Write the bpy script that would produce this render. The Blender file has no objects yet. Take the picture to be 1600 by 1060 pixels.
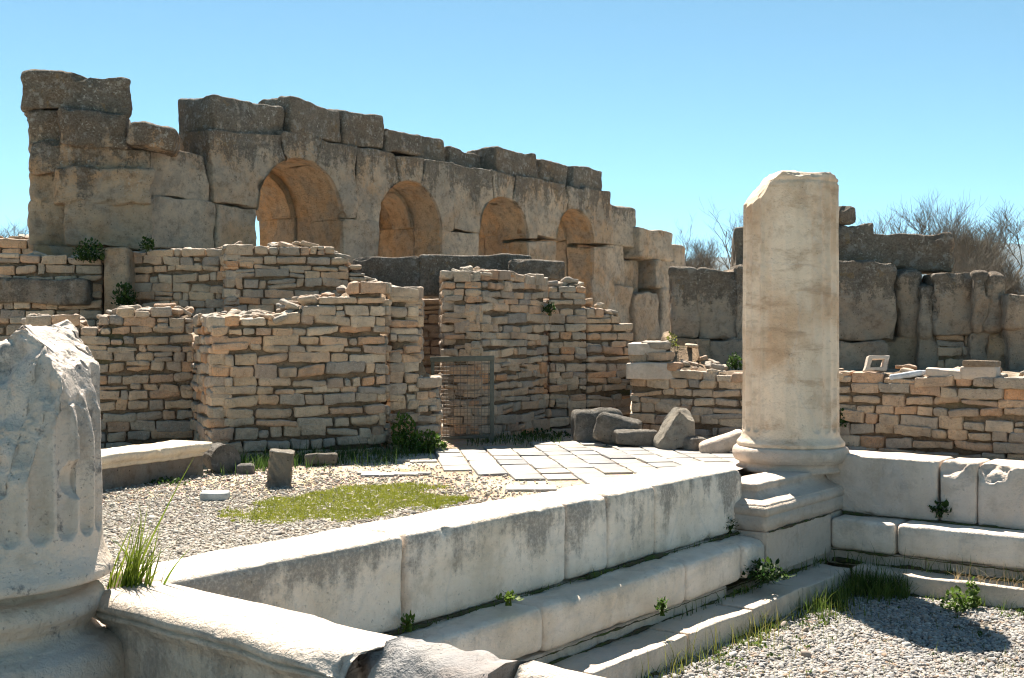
import bpy, math, random
import numpy as np
from mathutils import Vector
S = bpy.context.scene
COL = S.collection
# ------------------------------------------------------------------ camera, sky, sun, exposure
F, HY, EZ = 1800.0, 525.0, 1.25          # focal length and horizon row in photo pixels, eye height above the terrace
cd = bpy.data.cameras.new('camera'); cam = bpy.data.objects.new('camera', cd); COL.objects.link(cam)
cam.location = (0, 0, EZ); cam.rotation_euler = (math.radians(90), 0, 0)
cd.sensor_width = 36; cd.lens = 36*F/1600; cd.shift_y = -5/1600; cd.clip_start = .05; cd.clip_end = 20000
S.camera = cam
SUN_EL, SUN_AZ = math.radians(54.5), math.atan2(-.205, .979)
sd = Vector((math.sin(SUN_AZ)*math.cos(SUN_EL), math.cos(SUN_AZ)*math.cos(SUN_EL), math.sin(SUN_EL)))
sl = bpy.data.lights.new('sun', 'SUN'); sl.energy = 5.0; sl.angle = math.radians(.5); sl.color = (1, .90, .76)
so = bpy.data.objects.new('sun', sl); COL.objects.link(so); so.rotation_euler = sd.to_track_quat('Z', 'Y').to_euler()
so.location = (0, 0, 30)
W = bpy.data.worlds.new('World'); S.world = W; W.use_nodes = True
nt = W.node_tree; bg = nt.nodes['Background']
sk = nt.nodes.new('ShaderNodeTexSky'); sk.sky_type = 'NISHITA'; sk.sun_disc = False
sk.sun_elevation = SUN_EL; sk.sun_rotation = SUN_AZ; sk.air_density = .6; sk.dust_density = 0.; sk.ozone_density = 6.0; sk.altitude = 2000
tint = nt.nodes.new('ShaderNodeMix'); tint.data_type = 'RGBA'; tint.blend_type = 'MULTIPLY'; tint.inputs[0].default_value = 1
nt.links.new(sk.outputs[0], tint.inputs[6]); tint.inputs[7].default_value = (1.04, 1.16, .80, 1)
nt.links.new(tint.outputs[2], bg.inputs[0]); bg.inputs[1].default_value = .071
S.view_settings.view_transform = 'Standard'; S.view_settings.look = 'None'
S.view_settings.exposure = 1.7; S.view_settings.gamma = 1
S.render.engine = 'CYCLES'; S.cycles.filter_width = 1.15; S.cycles.max_bounces = 6; S.cycles.diffuse_bounces = 4
rng = np.random.default_rng(7); random.seed(7)

# ------------------------------------------------------------------ coordinates
def UN(u, n, z=0.0):                      # the masonry grid: u runs back right, n runs front right
    return (.615*u+.788*n, .788*u-.615*n, z)
def D(px, d): return ((px-800)/F*d, d)
def ZP(py, d): return EZ-(py-HY)*d/F
def G(px, py, z=0.0):
    d = (EZ-z)*F/(py-HY); x, y = D(px, d); return (x, y, z)

# ------------------------------------------------------------------ noise
def _h(ix, iy, iz, s):
    h = (ix*374761393+iy*668265263+iz*2147483647+s*1274126177) & 0xFFFFFFFF
    h = ((h ^ (h >> 13))*1274126177) & 0xFFFFFFFF
    h = ((h ^ (h >> 16))*2246822519) & 0xFFFFFFFF
    return ((h ^ (h >> 15)) & 0xFFFFFF)/8388607.5-1
def vn(P, s=0):
    P = np.asarray(P, float); I = np.floor(P).astype(np.int64); f = P-I; f = f*f*f*(f*(f*6-15)+10)
    r = 0
    for a in (0, 1):
        for b in (0, 1):
            for c in (0, 1):
                w = (f[:, 0] if a else 1-f[:, 0])*(f[:, 1] if b else 1-f[:, 1])*(f[:, 2] if c else 1-f[:, 2])
                r = r+w*_h(I[:, 0]+a, I[:, 1]+b, I[:, 2]+c, s)
    return r
def fbm(P, o=3, s=0):
    P = np.asarray(P, float); r = 0; a = 1.0; t = 0
    for i in range(o): r = r+a*vn(P*(2.03**i)+i*17.3, s+i); t += a; a *= .5
    return r/t
def ss(a, b, x):
    t = np.clip((x-a)/(b-a), 0, 1); return t*t*(3-2*t)

# ------------------------------------------------------------------ mesh helpers
def new_mesh(name, V, F_):
    me = bpy.data.meshes.new(name); V = np.asarray(V, np.float32)
    Fs = F_ if isinstance(F_, list) else [F_]
    Fs = [np.asarray(f, np.int32) for f in Fs if len(f)]
    loops = np.concatenate([f.ravel() for f in Fs]); tot = np.concatenate([np.full(len(f), f.shape[1], np.int32) for f in Fs])
    st = np.concatenate([[0], np.cumsum(tot)[:-1]]).astype(np.int32)
    me.vertices.add(len(V)); me.vertices.foreach_set('co', V.ravel())
    me.loops.add(len(loops)); me.loops.foreach_set('vertex_index', loops)
    me.polygons.add(len(tot)); me.polygons.foreach_set('loop_start', st); me.polygons.foreach_set('loop_total', tot)
    me.update(calc_edges=True); me.validate()
    return me
def tag(o, label=None, cat=None, group=None, kind=None):
    for k, v in (('label', label), ('category', cat), ('group', group), ('kind', kind)):
        if v: o[k] = v
    return o
def ob(name, V, F_, mat, parent=None, smooth=True):
    V = np.asarray(V, float)
    if parent is not None: V = V-np.array(parent.location)
    elif len(V):
        pass
    c = np.zeros(3)
    if parent is None:
        c = np.array([(V[:, 0].min()+V[:, 0].max())/2, (V[:, 1].min()+V[:, 1].max())/2, V[:, 2].min()]); V = V-c
    me = new_mesh(name, V, F_); me.materials.append(mat)
    if smooth: me.polygons.foreach_set('use_smooth', np.ones(len(me.polygons), bool))
    o = bpy.data.objects.new(name, me); COL.objects.link(o); o.location = c
    if parent is not None: o.parent = parent
    return o
def thing(name, label, cat, loc, group=None):
    o = bpy.data.objects.new(name, None); COL.objects.link(o); o.location = loc; o.empty_display_size = .2
    return tag(o, label, cat, group)
class Batch:
    def __init__(s): s.V, s.F, s.N, s.k = [], [], [], 0
    def add(s, V, F_, N=None):
        s.V.append(V); s.F.append(np.asarray(F_)+s.k); s.N.append(N if N is not None else np.zeros_like(V)); s.k += len(V)
    def get(s, amp=0, freq=8, o=2, seed=0):
        V = np.concatenate(s.V); F_ = np.concatenate(s.F)
        if amp: V = V+np.concatenate(s.N)*(fbm(V*freq, o, seed)*amp)[:, None]
        return V, F_
def axis(h, r, seg, fine=True):
    i = h-r; n = max(1, int(round(2*i/seg)))
    e = [-h, -h+.4*r] if fine else [-h]
    e2 = [h-.4*r, h] if fine else [h]
    return np.array(e+list(np.linspace(-i, i, n+1))+e2)
def rbox(hx, hy, hz, r, seg, fine=True):
    """rounded box: verts, quads, normals"""
    r = min(r, .45*min(hx, hy, hz)*2*.95)
    r = min(r, .9*min(hx, hy, hz))
    A = [axis(hx, r, seg, fine), axis(hy, r, seg, fine), axis(hz, r, seg, fine)]
    n = [len(a) for a in A]; idx = -np.ones(n, int); m = np.zeros(n, bool)
    m[0] = m[-1] = True; m[:, 0] = m[:, -1] = True; m[:, :, 0] = m[:, :, -1] = True
    idx[m] = np.arange(m.sum()); ii = np.argwhere(m)
    P = np.stack([A[0][ii[:, 0]], A[1][ii[:, 1]], A[2][ii[:, 2]]], 1)
    h = np.array([hx, hy, hz]); Q = np.clip(P, -(h-r), h-r); Dv = P-Q; L = np.linalg.norm(Dv, axis=1)[:, None]
    N = Dv/np.maximum(L, 1e-9); V = Q+N*r
    Fs = []
    def q(a, flip):
        f = np.stack([a[:-1, :-1].ravel(), a[1:, :-1].ravel(), a[1:, 1:].ravel(), a[:-1, 1:].ravel()], 1)
        Fs.append(f[:, ::-1] if flip else f)
    q(idx[0], True); q(idx[-1], False); q(idx[:, 0], False); q(idx[:, -1], True); q(idx[:, :, 0], True); q(idx[:, :, -1], False)
    return V, np.concatenate(Fs), N
def rotz(a): c, s = math.cos(a), math.sin(a); return np.array([[c, -s, 0], [s, c, 0], [0, 0, 1]])
def euler(a, b, c):
    ca, sa, cb, sb = math.cos(a), math.sin(a), math.cos(b), math.sin(b)
    X = np.array([[1, 0, 0], [0, ca, -sa], [0, sa, ca]]); Y = np.array([[cb, 0, sb], [0, 1, 0], [-sb, 0, cb]])
    return rotz(c) @ Y @ X
UA = math.atan2(.788, .615)               # heading of u
RU = np.array([[.615, .788, 0], [.788, -.615, 0], [0, 0, 1]]).astype(float)   # columns u, n, z (left handed: faces flipped)
def scoop(V, c, R, s=.012, seed=0):
    """bite a hollow out of a surface round a point outside it"""
    d = V-np.array(c); L = np.linalg.norm(d, axis=1)+1e-6; m = L < R*1.5
    if not m.any(): return V
    V = V.copy(); R2 = R+fbm(V[m]*14, 3, seed)*s*2; k = np.maximum(R2/L[m], 1); V[m] = np.array(c)+d[m]*k[:, None]; return V
def chips(V, N, k, R, seed=0):
    r = np.random.default_rng(seed+900); e = np.where(np.abs(N).max(1) < .93)[0]
    if not len(e): return V
    for i in range(int(k)):
        j = r.choice(e); q = R*np.exp(r.normal(0, .4)); V = scoop(V, V[j]+N[j]*q*r.uniform(.45, .75), q, q*.15, seed+i)
    return V
def block(c, half, R=None, r=.03, seg=.05, amp=.012, freq=6, seed=0, lump=0., fine=True, chip=0, chip_r=.05):
    V, F_, N = rbox(*half, r, seg, fine)
    R = np.eye(3) if R is None else R
    if np.linalg.det(R) < 0: F_ = F_[:, ::-1]
    V = V @ R.T+np.array(c); N = N @ R.T
    if lump: V = V+np.stack([vn(V*1.7+seed, 3), vn(V*1.7+seed, 4), vn(V*1.7+seed, 5)], 1)*lump
    if amp: V = V+N*(fbm(V*freq+seed*3.1, 5, seed)*amp)[:, None]
    if chip: V = chips(V, N, chip, chip_r, seed)
    return V, F_
def ublock(u0, u1, n0, n1, z0, z1, r=.03, seg=.05, amp=.006, freq=5, seed=0, lump=0., chip=0, chip_r=.04):
    c = UN((u0+u1)/2, (n0+n1)/2, (z0+z1)/2)
    return block(c, ((u1-u0)/2, (n1-n0)/2, (z1-z0)/2), RU, r, seg, amp, freq, seed, lump, True, chip, chip_r)
def cut(V, p, n, rough=.02, freq=6, seed=0, o=3):
    n = np.array(n, float); n /= np.linalg.norm(n)
    s = (V-np.array(p)) @ n+fbm(V*freq, o, seed)*rough
    return V-np.maximum(s, 0)[:, None]*n
def grid_faces(a, b, wrap=False):
    i, j = np.meshgrid(np.arange(a-1), np.arange(b if wrap else b-1), indexing='ij'); j2 = (j+1) % b
    return np.stack([i*b+j, i*b+j2, (i+1)*b+j2, (i+1)*b+j], -1).reshape(-1, 4)
def tube(P, R, k=6):
    P = np.asarray(P, float); n = len(P); T = np.gradient(P, axis=0); T /= np.linalg.norm(T, axis=1)[:, None]+1e-9
    ref = np.where(np.abs(T[:, 2:3]) > .9, np.array([[1., 0, 0]]), np.array([[0, 0, 1.]]))
    A = np.cross(T, ref); A /= np.linalg.norm(A, axis=1)[:, None]; B = np.cross(T, A)
    th = np.arange(k)*2*math.pi/k
    V = P[:, None]+(A[:, None]*np.cos(th)[None, :, None]+B[:, None]*np.sin(th)[None, :, None])*np.asarray(R)[:, None, None]
    return V.reshape(-1, 3), grid_faces(n, k, True)

# ------------------------------------------------------------------ materials
class M:
    def __init__(s, name):
        s.m = bpy.data.materials.new(name); s.m.use_nodes = True; s.t = s.m.node_tree; s.b = s.t.nodes['Principled BSDF']
        s.b.inputs['Roughness'].default_value = .9; s.b.inputs['Specular IOR Level'].default_value = .2
        s.geo = s.n('ShaderNodeNewGeometry'); s.pos = s.geo.outputs['Position']
        sp = s.n('ShaderNodeSeparateXYZ'); s.l(s.pos, sp.inputs[0]); s.x, s.y, s.z = sp.outputs
        s.rnd = s.geo.outputs['Random Per Island']
        sn = s.n('ShaderNodeSeparateXYZ'); s.l(s.geo.outputs['Normal'], sn.inputs[0]); s.nz = sn.outputs[2]
    def n(s, t): return s.t.nodes.new(t)
    def l(s, a, b): s.t.links.new(a, b)
    def put(s, sock, v):
        if hasattr(v, 'is_output') or hasattr(v, 'links'): s.l(v, sock)
        elif isinstance(v, (tuple, list)) and len(v) == 3 and sock.type == 'RGBA': sock.default_value = (*v, 1)
        else: sock.default_value = v
    def math(s, op, a, b=0., clamp=False):
        k = s.n('ShaderNodeMath'); k.operation = op; k.use_clamp = clamp; s.put(k.inputs[0], a); s.put(k.inputs[1], b); return k.outputs[0]
    def mr(s, v, a, b, c=0., d=1.):
        k = s.n('ShaderNodeMapRange'); k.interpolation_type = 'SMOOTHSTEP'
        for i, q in enumerate((v, a, b, c, d)): s.put(k.inputs[i], q)
        return k.outputs[0]
    def vec(s, sx, sy, sz, src=None):
        k = s.n('ShaderNodeMapping'); s.l(src or s.pos, k.inputs[0]); k.inputs['Scale'].default_value = (sx, sy, sz); return k.outputs[0]
    def noise(s, sc, det=4, rough=.6, v=None, dist=0.):
        k = s.n('ShaderNodeTexNoise'); s.l(v or s.pos, k.inputs['Vector']); k.inputs['Scale'].default_value = sc
        k.inputs['Detail'].default_value = det; k.inputs['Roughness'].default_value = rough; k.inputs['Distortion'].default_value = dist
        return k.outputs[0]
    def voro(s, sc, out='Distance', v=None, feat='F1'):
        k = s.n('ShaderNodeTexVoronoi'); k.feature = feat; s.l(v or s.pos, k.inputs['Vector']); k.inputs['Scale'].default_value = sc; return k.outputs[out]
    def mix(s, f, a, b, mode='MIX'):
        k = s.n('ShaderNodeMix'); k.data_type = 'RGBA'; k.blend_type = mode
        s.put(k.inputs[0], f); s.put(k.inputs[6], a); s.put(k.inputs[7], b); return k.outputs[2]
    def ramp(s, v, stops, const=False):
        k = s.n('ShaderNodeValToRGB'); s.l(v, k.inputs[0]); e = k.color_ramp.elements
        if const: k.color_ramp.interpolation = 'CONSTANT'
        while len(e) < len(stops): e.new(.5)
        for q, (p, c) in zip(e, stops): q.position = p; q.color = (*c, 1)
        return k.outputs[0]
    def bump(s, hs, dist=.01, st=1.):
        prev = None
        for h, d in hs:
            k = s.n('ShaderNodeBump'); s.l(h, k.inputs['Height']); k.inputs['Distance'].default_value = d; k.inputs['Strength'].default_value = st
            if prev is not None: s.l(prev, k.inputs['Normal'])
            prev = k.outputs[0]
        s.l(prev, s.b.inputs['Normal'])
    def done(s, col, rough=None):
        s.put(s.b.inputs['Base Color'], col)
        if rough is not None: s.put(s.b.inputs['Roughness'], rough)
        return s.m
def mat_rubble(name, warm=0., moss=.5):
    k = M(name)
    c = k.ramp(k.rnd, [(0, (.52, .40, .29)), (.10, (.38, .345, .31)), (.22, (.58, .45, .33)), (.32, (.30, .285, .275)), (.40, (.54, .36, .25)), (.52, (.58, .50, .41)),
                       (.62, (.40, .355, .32)), (.72, (.57, .41, .29)), (.80, (.33, .31, .29)), (.86, (.47, .41, .34)), (.93, (.54, .31, .18)), (1, (.60, .49, .38))])
    c = k.mix(1, c, (1.10, 1.03, .95), 'MULTIPLY')
    c = k.mix(warm, c, (.50, .33, .22))
    n1 = k.noise(7, 5, .65); n2 = k.noise(38, 4, .7); n3 = k.noise(2.2, 3)
    c = k.mix(1, c, k.ramp(n1, [(.25, (.62, .60, .58)), (.5, (1, 1, 1)), (.75, (1.18, 1.1, 1.0))]), 'MULTIPLY')
    c = k.mix(k.mr(n2, .56, .72, 0, .65), c, (.13, .12, .11))
    c = k.mix(k.math('MULTIPLY', k.mr(k.noise(90, 2), .6, .72), .6), c, (.62, .58, .52))
    c = k.mix(k.math('MULTIPLY', k.mr(n3, .50, .68), .42), c, (.22, .20, .175))
    c = k.mix(k.math('MULTIPLY', k.mr(k.noise(14, 5, .72), .52, .66), .38), c, (.27, .235, .20))
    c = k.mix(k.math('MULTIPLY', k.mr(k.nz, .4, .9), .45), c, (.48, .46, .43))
    k.bump([(n1, .05), (n2, .025), (k.noise(120, 2), .006)])
    return k.done(c)
def mat_mortar(name, col=(.26, .19, .13)):
    k = M(name); n1 = k.noise(5, 5, .7); n2 = k.noise(40, 4)
    c = k.mix(k.mr(n1, .3, .7), (col[0]*.45, col[1]*.45, col[2]*.45), col)
    c = k.mix(k.mr(k.noise(1.3, 4), .58, .7, 0, .6), c, (.06, .075, .03))
    k.bump([(n1, .03), (n2, .02)]); return k.done(c)
def mat_ashlar(name, zlo, zhi, base=(.50, .37, .25), warm=(.47, .27, .14), dark=.85, crust=1.):
    """zlo..zhi: the height over which black and white lichen takes over the tan limestone"""
    k = M(name)
    n1 = k.noise(.9, 5, .6); n2 = k.noise(8, 6, .72); n3 = k.noise(38, 4, .75); st = k.noise(1., 5, .6, k.vec(3.4, 3.4, .45)); n4 = k.noise(12, 8, .80)
    c = k.mix(k.mr(n1, .40, .60), base, warm)
    c = k.mix(k.mr(k.rnd, 0, 1, 0, .4), c, (.40, .36, .31))
    c = k.mix(k.mr(k.noise(2.4, 5, .65), .47, .62, 0, .55), c, (.36, .335, .30))
    c = k.mix(1, c, k.ramp(n2, [(.28, (.52, .49, .46)), (.5, (1, 1, 1)), (.75, (1.2, 1.17, 1.1))]), 'MULTIPLY')
    h = k.mr(k.z, zlo, zhi, 0, 1)
    m = k.math('ADD', k.math('MULTIPLY', k.math('SUBTRACT', h, .5), 1.3), k.math('MULTIPLY', k.math('SUBTRACT', st, .5), 2.6))
    m = k.math('ADD', m, k.math('MULTIPLY', k.math('SUBTRACT', n4, .5), 2.2))
    lm = k.math('MULTIPLY', k.mr(m, .02, .30), dark)
    c = k.mix(lm, c, k.mix(k.mr(n3, .38, .64), (.04, .038, .035), (.19, .18, .16)))
    cr = k.math('MULTIPLY', k.mr(k.noise(21, 5, .7, dist=.6), .56, .63), k.mr(k.noise(2.7, 4), .44, .58))
    c = k.mix(k.math('MULTIPLY', cr, k.math('MULTIPLY', k.math('ADD', k.math('MULTIPLY', h, .6), .18), crust)), c, (.60, .58, .53))
    sh = k.math('MULTIPLY', k.mr(k.noise(7.5, 6, .72), .53, .62), k.math('MULTIPLY', k.math('ADD', k.math('MULTIPLY', h, .4), .12), crust)); c = k.mix(sh, c, (.46, .445, .41))
    yl = k.math('MULTIPLY', k.mr(k.noise(6.5, 4), .62, .68), k.math('MULTIPLY', lm, .5)); c = k.mix(yl, c, (.40, .25, .09))
    bl = k.math('MULTIPLY', k.mr(n4, .40, .30), .75); c = k.mix(bl, c, (.09, .075, .06))
    pits = k.mr(k.voro(15), .13, .05); c = k.mix(k.math('MULTIPLY', pits, .75), c, (.06, .045, .03))
    k.bump([(n2, .10), (n4, .08), (n3, .03), (pits, -.03)]); return k.done(c)
def mat_marble(name, zlo, zhi, stain=.7, col=(.80, .765, .71), warm=(.62, .50, .37), wamt=.5, spk=.5, vein=.22, blotch=.15, left=None, mott=.2):
    """zlo..zhi: band under the top edge where dark lichen streaks hang; on the front parapet it paints side shade"""
    k = M(name)
    n1 = k.noise(1.5, 5, .6); n2 = k.noise(11, 5, .7); n3 = k.noise(60, 3, .7)
    st = k.noise(1., 5, .65, k.vec(9, 9, .9)); st2 = k.noise(1., 4, .6, k.vec(2.6, 2.6, .45))
    c = k.mix(k.math('MULTIPLY', k.mr(n1, .42, .68), wamt), col, warm)
    c = k.mix(k.math('MULTIPLY', k.mr(k.noise(1., 4, .6, k.vec(5, 5, 1.0)), .45, .75), .40*wamt/.5), c, (.55, .46, .36))
    v = k.noise(1.3, 3, .5, k.vec(1.3, .7, 1.0), .4); vm = k.mr(k.math('ABSOLUTE', k.math('SUBTRACT', v, .5)), .022, .0)
    c = k.mix(k.math('MULTIPLY', vm, vein), c, (.42, .41, .41))
    mp = k.n('ShaderNodeMapping'); k.l(k.pos, mp.inputs[0]); mp.inputs['Rotation'].default_value = (.3, .75, .2); mp.inputs['Scale'].default_value = (2.2, 2.2, 8)
    c = k.mix(k.math('MULTIPLY', k.mr(k.noise(1., 5, .68, mp.outputs[0]), .50, .68), mott), c, tuple(q*.66 for q in warm))
    c = k.mix(k.math('MULTIPLY', k.mr(k.noise(3.2, 6, .7), .54, .66), mott*.8), c, tuple(q*.8 for q in warm))
    c = k.mix(k.mr(n2, .55, .8, 0, .35), c, (.45, .43, .40))
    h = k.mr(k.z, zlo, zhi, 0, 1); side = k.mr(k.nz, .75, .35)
    m = k.math('ADD', k.math('MULTIPLY', k.math('SUBTRACT', h, .62), 1.0), k.math('MULTIPLY', k.math('SUBTRACT', st, .5), 1.5))
    m = k.math('ADD', m, k.math('MULTIPLY', k.math('SUBTRACT', st2, .5), 1.6))
    m = k.math('ADD', m, k.math('MULTIPLY', k.math('SUBTRACT', k.noise(1.3, 3), .5), 2.4))
    m = k.math('ADD', m, k.math('MULTIPLY', k.math('SUBTRACT', k.noise(16, 5, .75), .5), 1.6))
    if left: m = k.math('ADD', m, k.mr(k.x, left[0], left[1], 0, left[2]))
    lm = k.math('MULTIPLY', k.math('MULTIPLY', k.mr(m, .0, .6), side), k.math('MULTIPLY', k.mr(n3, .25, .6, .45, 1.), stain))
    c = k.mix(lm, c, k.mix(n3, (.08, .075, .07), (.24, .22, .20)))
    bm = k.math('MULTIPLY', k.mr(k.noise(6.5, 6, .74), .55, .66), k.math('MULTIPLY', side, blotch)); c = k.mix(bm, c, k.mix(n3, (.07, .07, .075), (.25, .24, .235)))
    c = k.mix(k.mr(k.noise(4.5, 5, .7), .52, .68, 0, .35), c, tuple(q*.62 for q in warm))
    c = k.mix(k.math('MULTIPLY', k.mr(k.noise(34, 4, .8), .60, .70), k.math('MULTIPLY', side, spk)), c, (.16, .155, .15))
    k.bump([(n2, .02), (n3, .006), (k.noise(3, 3), .02), (k.mr(k.voro(24), .10, .03), -.008)]); return k.done(c, .66)
def mat_plain(name, col, var=.35, sc=8, rough=.9, isl=0.):
    k = M(name); n = k.noise(sc, 5, .65)
    c = k.mix(k.mr(n, .3, .7), tuple(q*(1-var) for q in col), tuple(min(1, q*(1+var)) for q in col))
    if isl: c = k.mix(1, c, k.ramp(k.rnd, [(0, (1-isl,)*3), (1, (1+isl,)*3)]), 'MULTIPLY')
    k.bump([(n, .01), (k.noise(sc*7, 3), .004)]); return k.done(c, rough)
def mat_leaf(name, c0, c1):
    k = M(name); c = k.mix(k.rnd, c0, c1); c = k.mix(k.mr(k.noise(6, 3), .4, .65), c, c0)
    k.b.inputs['Roughness'].default_value = .55
    tr = k.n('ShaderNodeBsdfTranslucent'); k.l(c, tr.inputs[0]); mx = k.n('ShaderNodeMixShader'); mx.inputs[0].default_value = .45
    k.l(k.b.outputs[0], mx.inputs[1]); k.l(tr.outputs[0], mx.inputs[2])
    k.l(mx.outputs[0], k.t.nodes['Material Output'].inputs[0]); return k.done(c)
def mat_pebble(name, cols):
    k = M(name); c = k.ramp(k.rnd, cols); n = k.noise(60, 3)
    c = k.mix(1, c, k.ramp(n, [(.3, (.75, .75, .75)), (.7, (1.1, 1.1, 1.1))]), 'MULTIPLY'); return k.done(c, .75)

RUB = mat_rubble('rubble_stone'); RUBW = mat_rubble('rubble_warm_bounce', .45); MORT = mat_mortar('earth_mortar'); MORTW = mat_mortar('mortar_warm_bounce', (.40, .27, .19))  # warm copies carry the doorway's bounce light in their colour
ASH = mat_ashlar('arcade_limestone', 3.0, 4.95, (.66, .565, .46), (.62, .44, .29), .70, 1.3); ASHV = mat_ashlar('vault_limestone', 4.2, 7.5, (.64, .48, .33), (.62, .39, .21), .6, .3)
ASHT = mat_ashlar('tower_limestone', 2.3, 4.8, (.60, .47, .34), (.57, .35, .19), .72, 1.2)
ASHR = mat_ashlar('weathered_limestone', 1.1, 2.4, (.62, .50, .39), (.58, .41, .29), .66)
SLAB = mat_ashlar('dark_conglomerate', .8, 2.6, (.33, .27, .22), (.36, .26, .18), .6)
MAR = mat_marble('parapet_marble', -.25, .24, .78, (.86, .745, .64), blotch=.2, left=(1.2, -.6, .26)); MARS = mat_marble('step_marble', -.52, -.2, .3, (.78, .68, .59), wamt=.55, spk=.35)
MARK = mat_marble('kerb_marble', -.9, -.5, .35, (.58, .50, .43), spk=.5)
MARC = mat_marble('column_marble', 9, 10, 0., (.68, .57, .46), (.50, .34, .22), .9, spk=.5, vein=.2, blotch=.2, mott=.6)
MARL = mat_marble('broken_column_marble', .0, 1.3, .6, (.55, .48, .43), (.46, .37, .28), .5, .9, blotch=.95)
MARG = mat_marble('grey_broken_marble', -9, -8, .15, (.20, .20, .205), (.26, .20, .17), .35, .5)
MARP = mat_marble('moulded_parapet_marble', -1.2, .05, .6, (.52, .46, .41), (.44, .34, .25), spk=.6, blotch=.35)  # side lichen spread wide to put the outer face's shade into the colour
PED = mat_marble('pedestal_marble', -.6, .1, .3, (.56, .475, .41), (.5, .37, .26), spk=.35)
ROCK = mat_ashlar('fallen_grey_stone', -.2, .7, (.19, .19, .19), (.21, .19, .165), .5)
# ------------------------------------------------------------------ ground
def flat(name, pts, z, mat):
    return tag(ob(name, [(x, y, z) for x, y in pts], [np.array([list(range(len(pts)))])], mat, smooth=False), kind='structure')
k = M('terrace_ground_soil')
gn = k.noise(1.1, 4, .6); pb = k.voro(42, 'Color'); pd = k.voro(42)
gc = k.mix(k.mr(gn, .38, .62), (.36, .27, .19), (.42, .36, .29)); gc = k.mix(.35, gc, pb, 'SOFT_LIGHT')
gc = k.mix(k.mr(k.noise(2.3, 4), .60, .72, 0, .6), gc, (.10, .12, .035))
k.bump([(pd, .012), (k.noise(6, 4), .03)]); SOIL = k.done(gc)
k = M('court_gravel_bed'); gc = k.mix(k.mr(k.noise(30, 4), .3, .7), (.12, .10, .08), (.30, .28, .25)); k.bump([(k.voro(40), .015)]); BED = k.done(gc)
# terrace: L-shaped sheet round the sunken court, out to the horizon
BIG = 9000
tp = [UN(-60, -4.3), UN(9.62, -4.3), UN(9.62, 60), UN(400, 3000), (BIG, BIG), (-BIG, BIG), (-BIG, -200)]
flat('ground', [(p[0], p[1]) for p in tp], 0, SOIL)
flat('court_floor', [UN(-20, -4.6)[:2], UN(-20, 40)[:2], UN(9.9, 40)[:2], UN(9.9, -4.6)[:2]], -.76, BED)
# hills on the horizon
def hills():
    px = np.linspace(-900, 2600, 240); d = 3800
    top = np.interp(px, [-900, 0, 600, 1000, 1110, 1250, 1400, 1490, 1600, 1800, 2600], [470, 440, 440, 425, 402, 392, 380, 373, 381, 372, 420])
    top = top+fbm(np.stack([px*.012, px*0, px*0], 1), 5, 3)*7
    V = []
    for j, f in enumerate((0, .35, .7, 1., 1.)):
        dd = d+j*260 if j < 4 else d+2600
        for p, t in zip(px, top):
            z = (EZ-(t-HY)*(d+780)/F)*f if j < 4 else -5
            z += 9*float(f)*math.sin(p*.05+j*2) if 0 < j < 3 else 0
            V.append(((p-800)/F*dd, dd, z-2))
    k = M('hill_scrub'); n = k.noise(.012, 6, .65); return V, grid_faces(5, len(px))[:, ::-1], k.done(k.mix(k.mr(n, .35, .65), (.03, .045, .03), (.09, .09, .06)))
V, F_, mh = hills(); tag(ob('hills', V, F_, mh), kind='structure')
# paving of square marble slabs behind the parapet
def paving():
    a = np.array([-.117, 1.0]); a /= np.linalg.norm(a); b = np.array([a[1], -a[0]])
    o = np.array(G(740, 737)[:2]); B = Batch(); r2 = random.Random(3); w, h = .285, .38
    for i in range(-4, 17):
        for j in range(-5, 15):
            c = o+b*((i+.5)*w)+a*((j+.5)*h)
            px = 800+F*c[0]/c[1]; py = HY+EZ*F/c[1]
            n = c[0]*.788-c[1]*.615; u = c[0]*.615+c[1]*.788
            if n > -4.62 or u > 13.4: continue
            lo = np.interp(px, [600, 640, 700, 760, 850, 950, 1010], [716, 718, 738, 740, 752, 760, 790]); hi = np.interp(px, [600, 640, 700, 800, 900, 1150], [712, 712, 704, 699, 692, 690])
            if py > lo or py < hi: continue
            if r2.random() < .015: continue
            V, Fq, N = rbox(w/2-.006-r2.random()*.006, h/2-.009-r2.random()*.009, .03, .008, .12, False)
            R = euler(r2.gauss(0, .008), r2.gauss(0, .008), math.atan2(b[1], b[0])+r2.gauss(0, .012))
            B.add(V @ R.T+np.array([c[0], c[1], -.008+r2.gauss(0, .004)]), Fq, N)
    for px, py, w, h, rz in ((590, 744, .30, .17, .1), (632, 743, .26, .15, -.05), (640, 719, .4, .34, .1), (655, 742, .22, .13, .0), (575, 741, .2, .12, .2), (830, 765, .42, .3, .0)):
        c = G(px, py); V, Fq, N = rbox(w/2, h/2, .03, .01, .3, False); B.add(V @ rotz(rz).T+np.array([c[0], c[1], -.008]), Fq, N)
    V, Fq = B.get(.004, 9, 2)
    k = M('paving_marble'); n = k.noise(4, 5, .6); n2 = k.noise(40, 3)
    c = k.ramp(k.rnd, [(0, (.38, .36, .33)), (.3, (.23, .235, .24)), (.5, (.39, .345, .295)), (.7, (.19, .195, .21)), (.85, (.42, .395, .36)), (1, (.32, .285, .24))])
    c = k.mix(1, c, k.ramp(n, [(.3, (.75, .74, .72)), (.65, (1.05, 1.05, 1.05))]), 'MULTIPLY'); c = k.mix(k.mr(n2, .62, .74, 0, .4), c, (.2, .19, .17))
    k.bump([(n2, .004), (n, .01)])
    tag(ob('paving', V, Fq, k.done(c, .6)), kind='structure')
paving()
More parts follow.
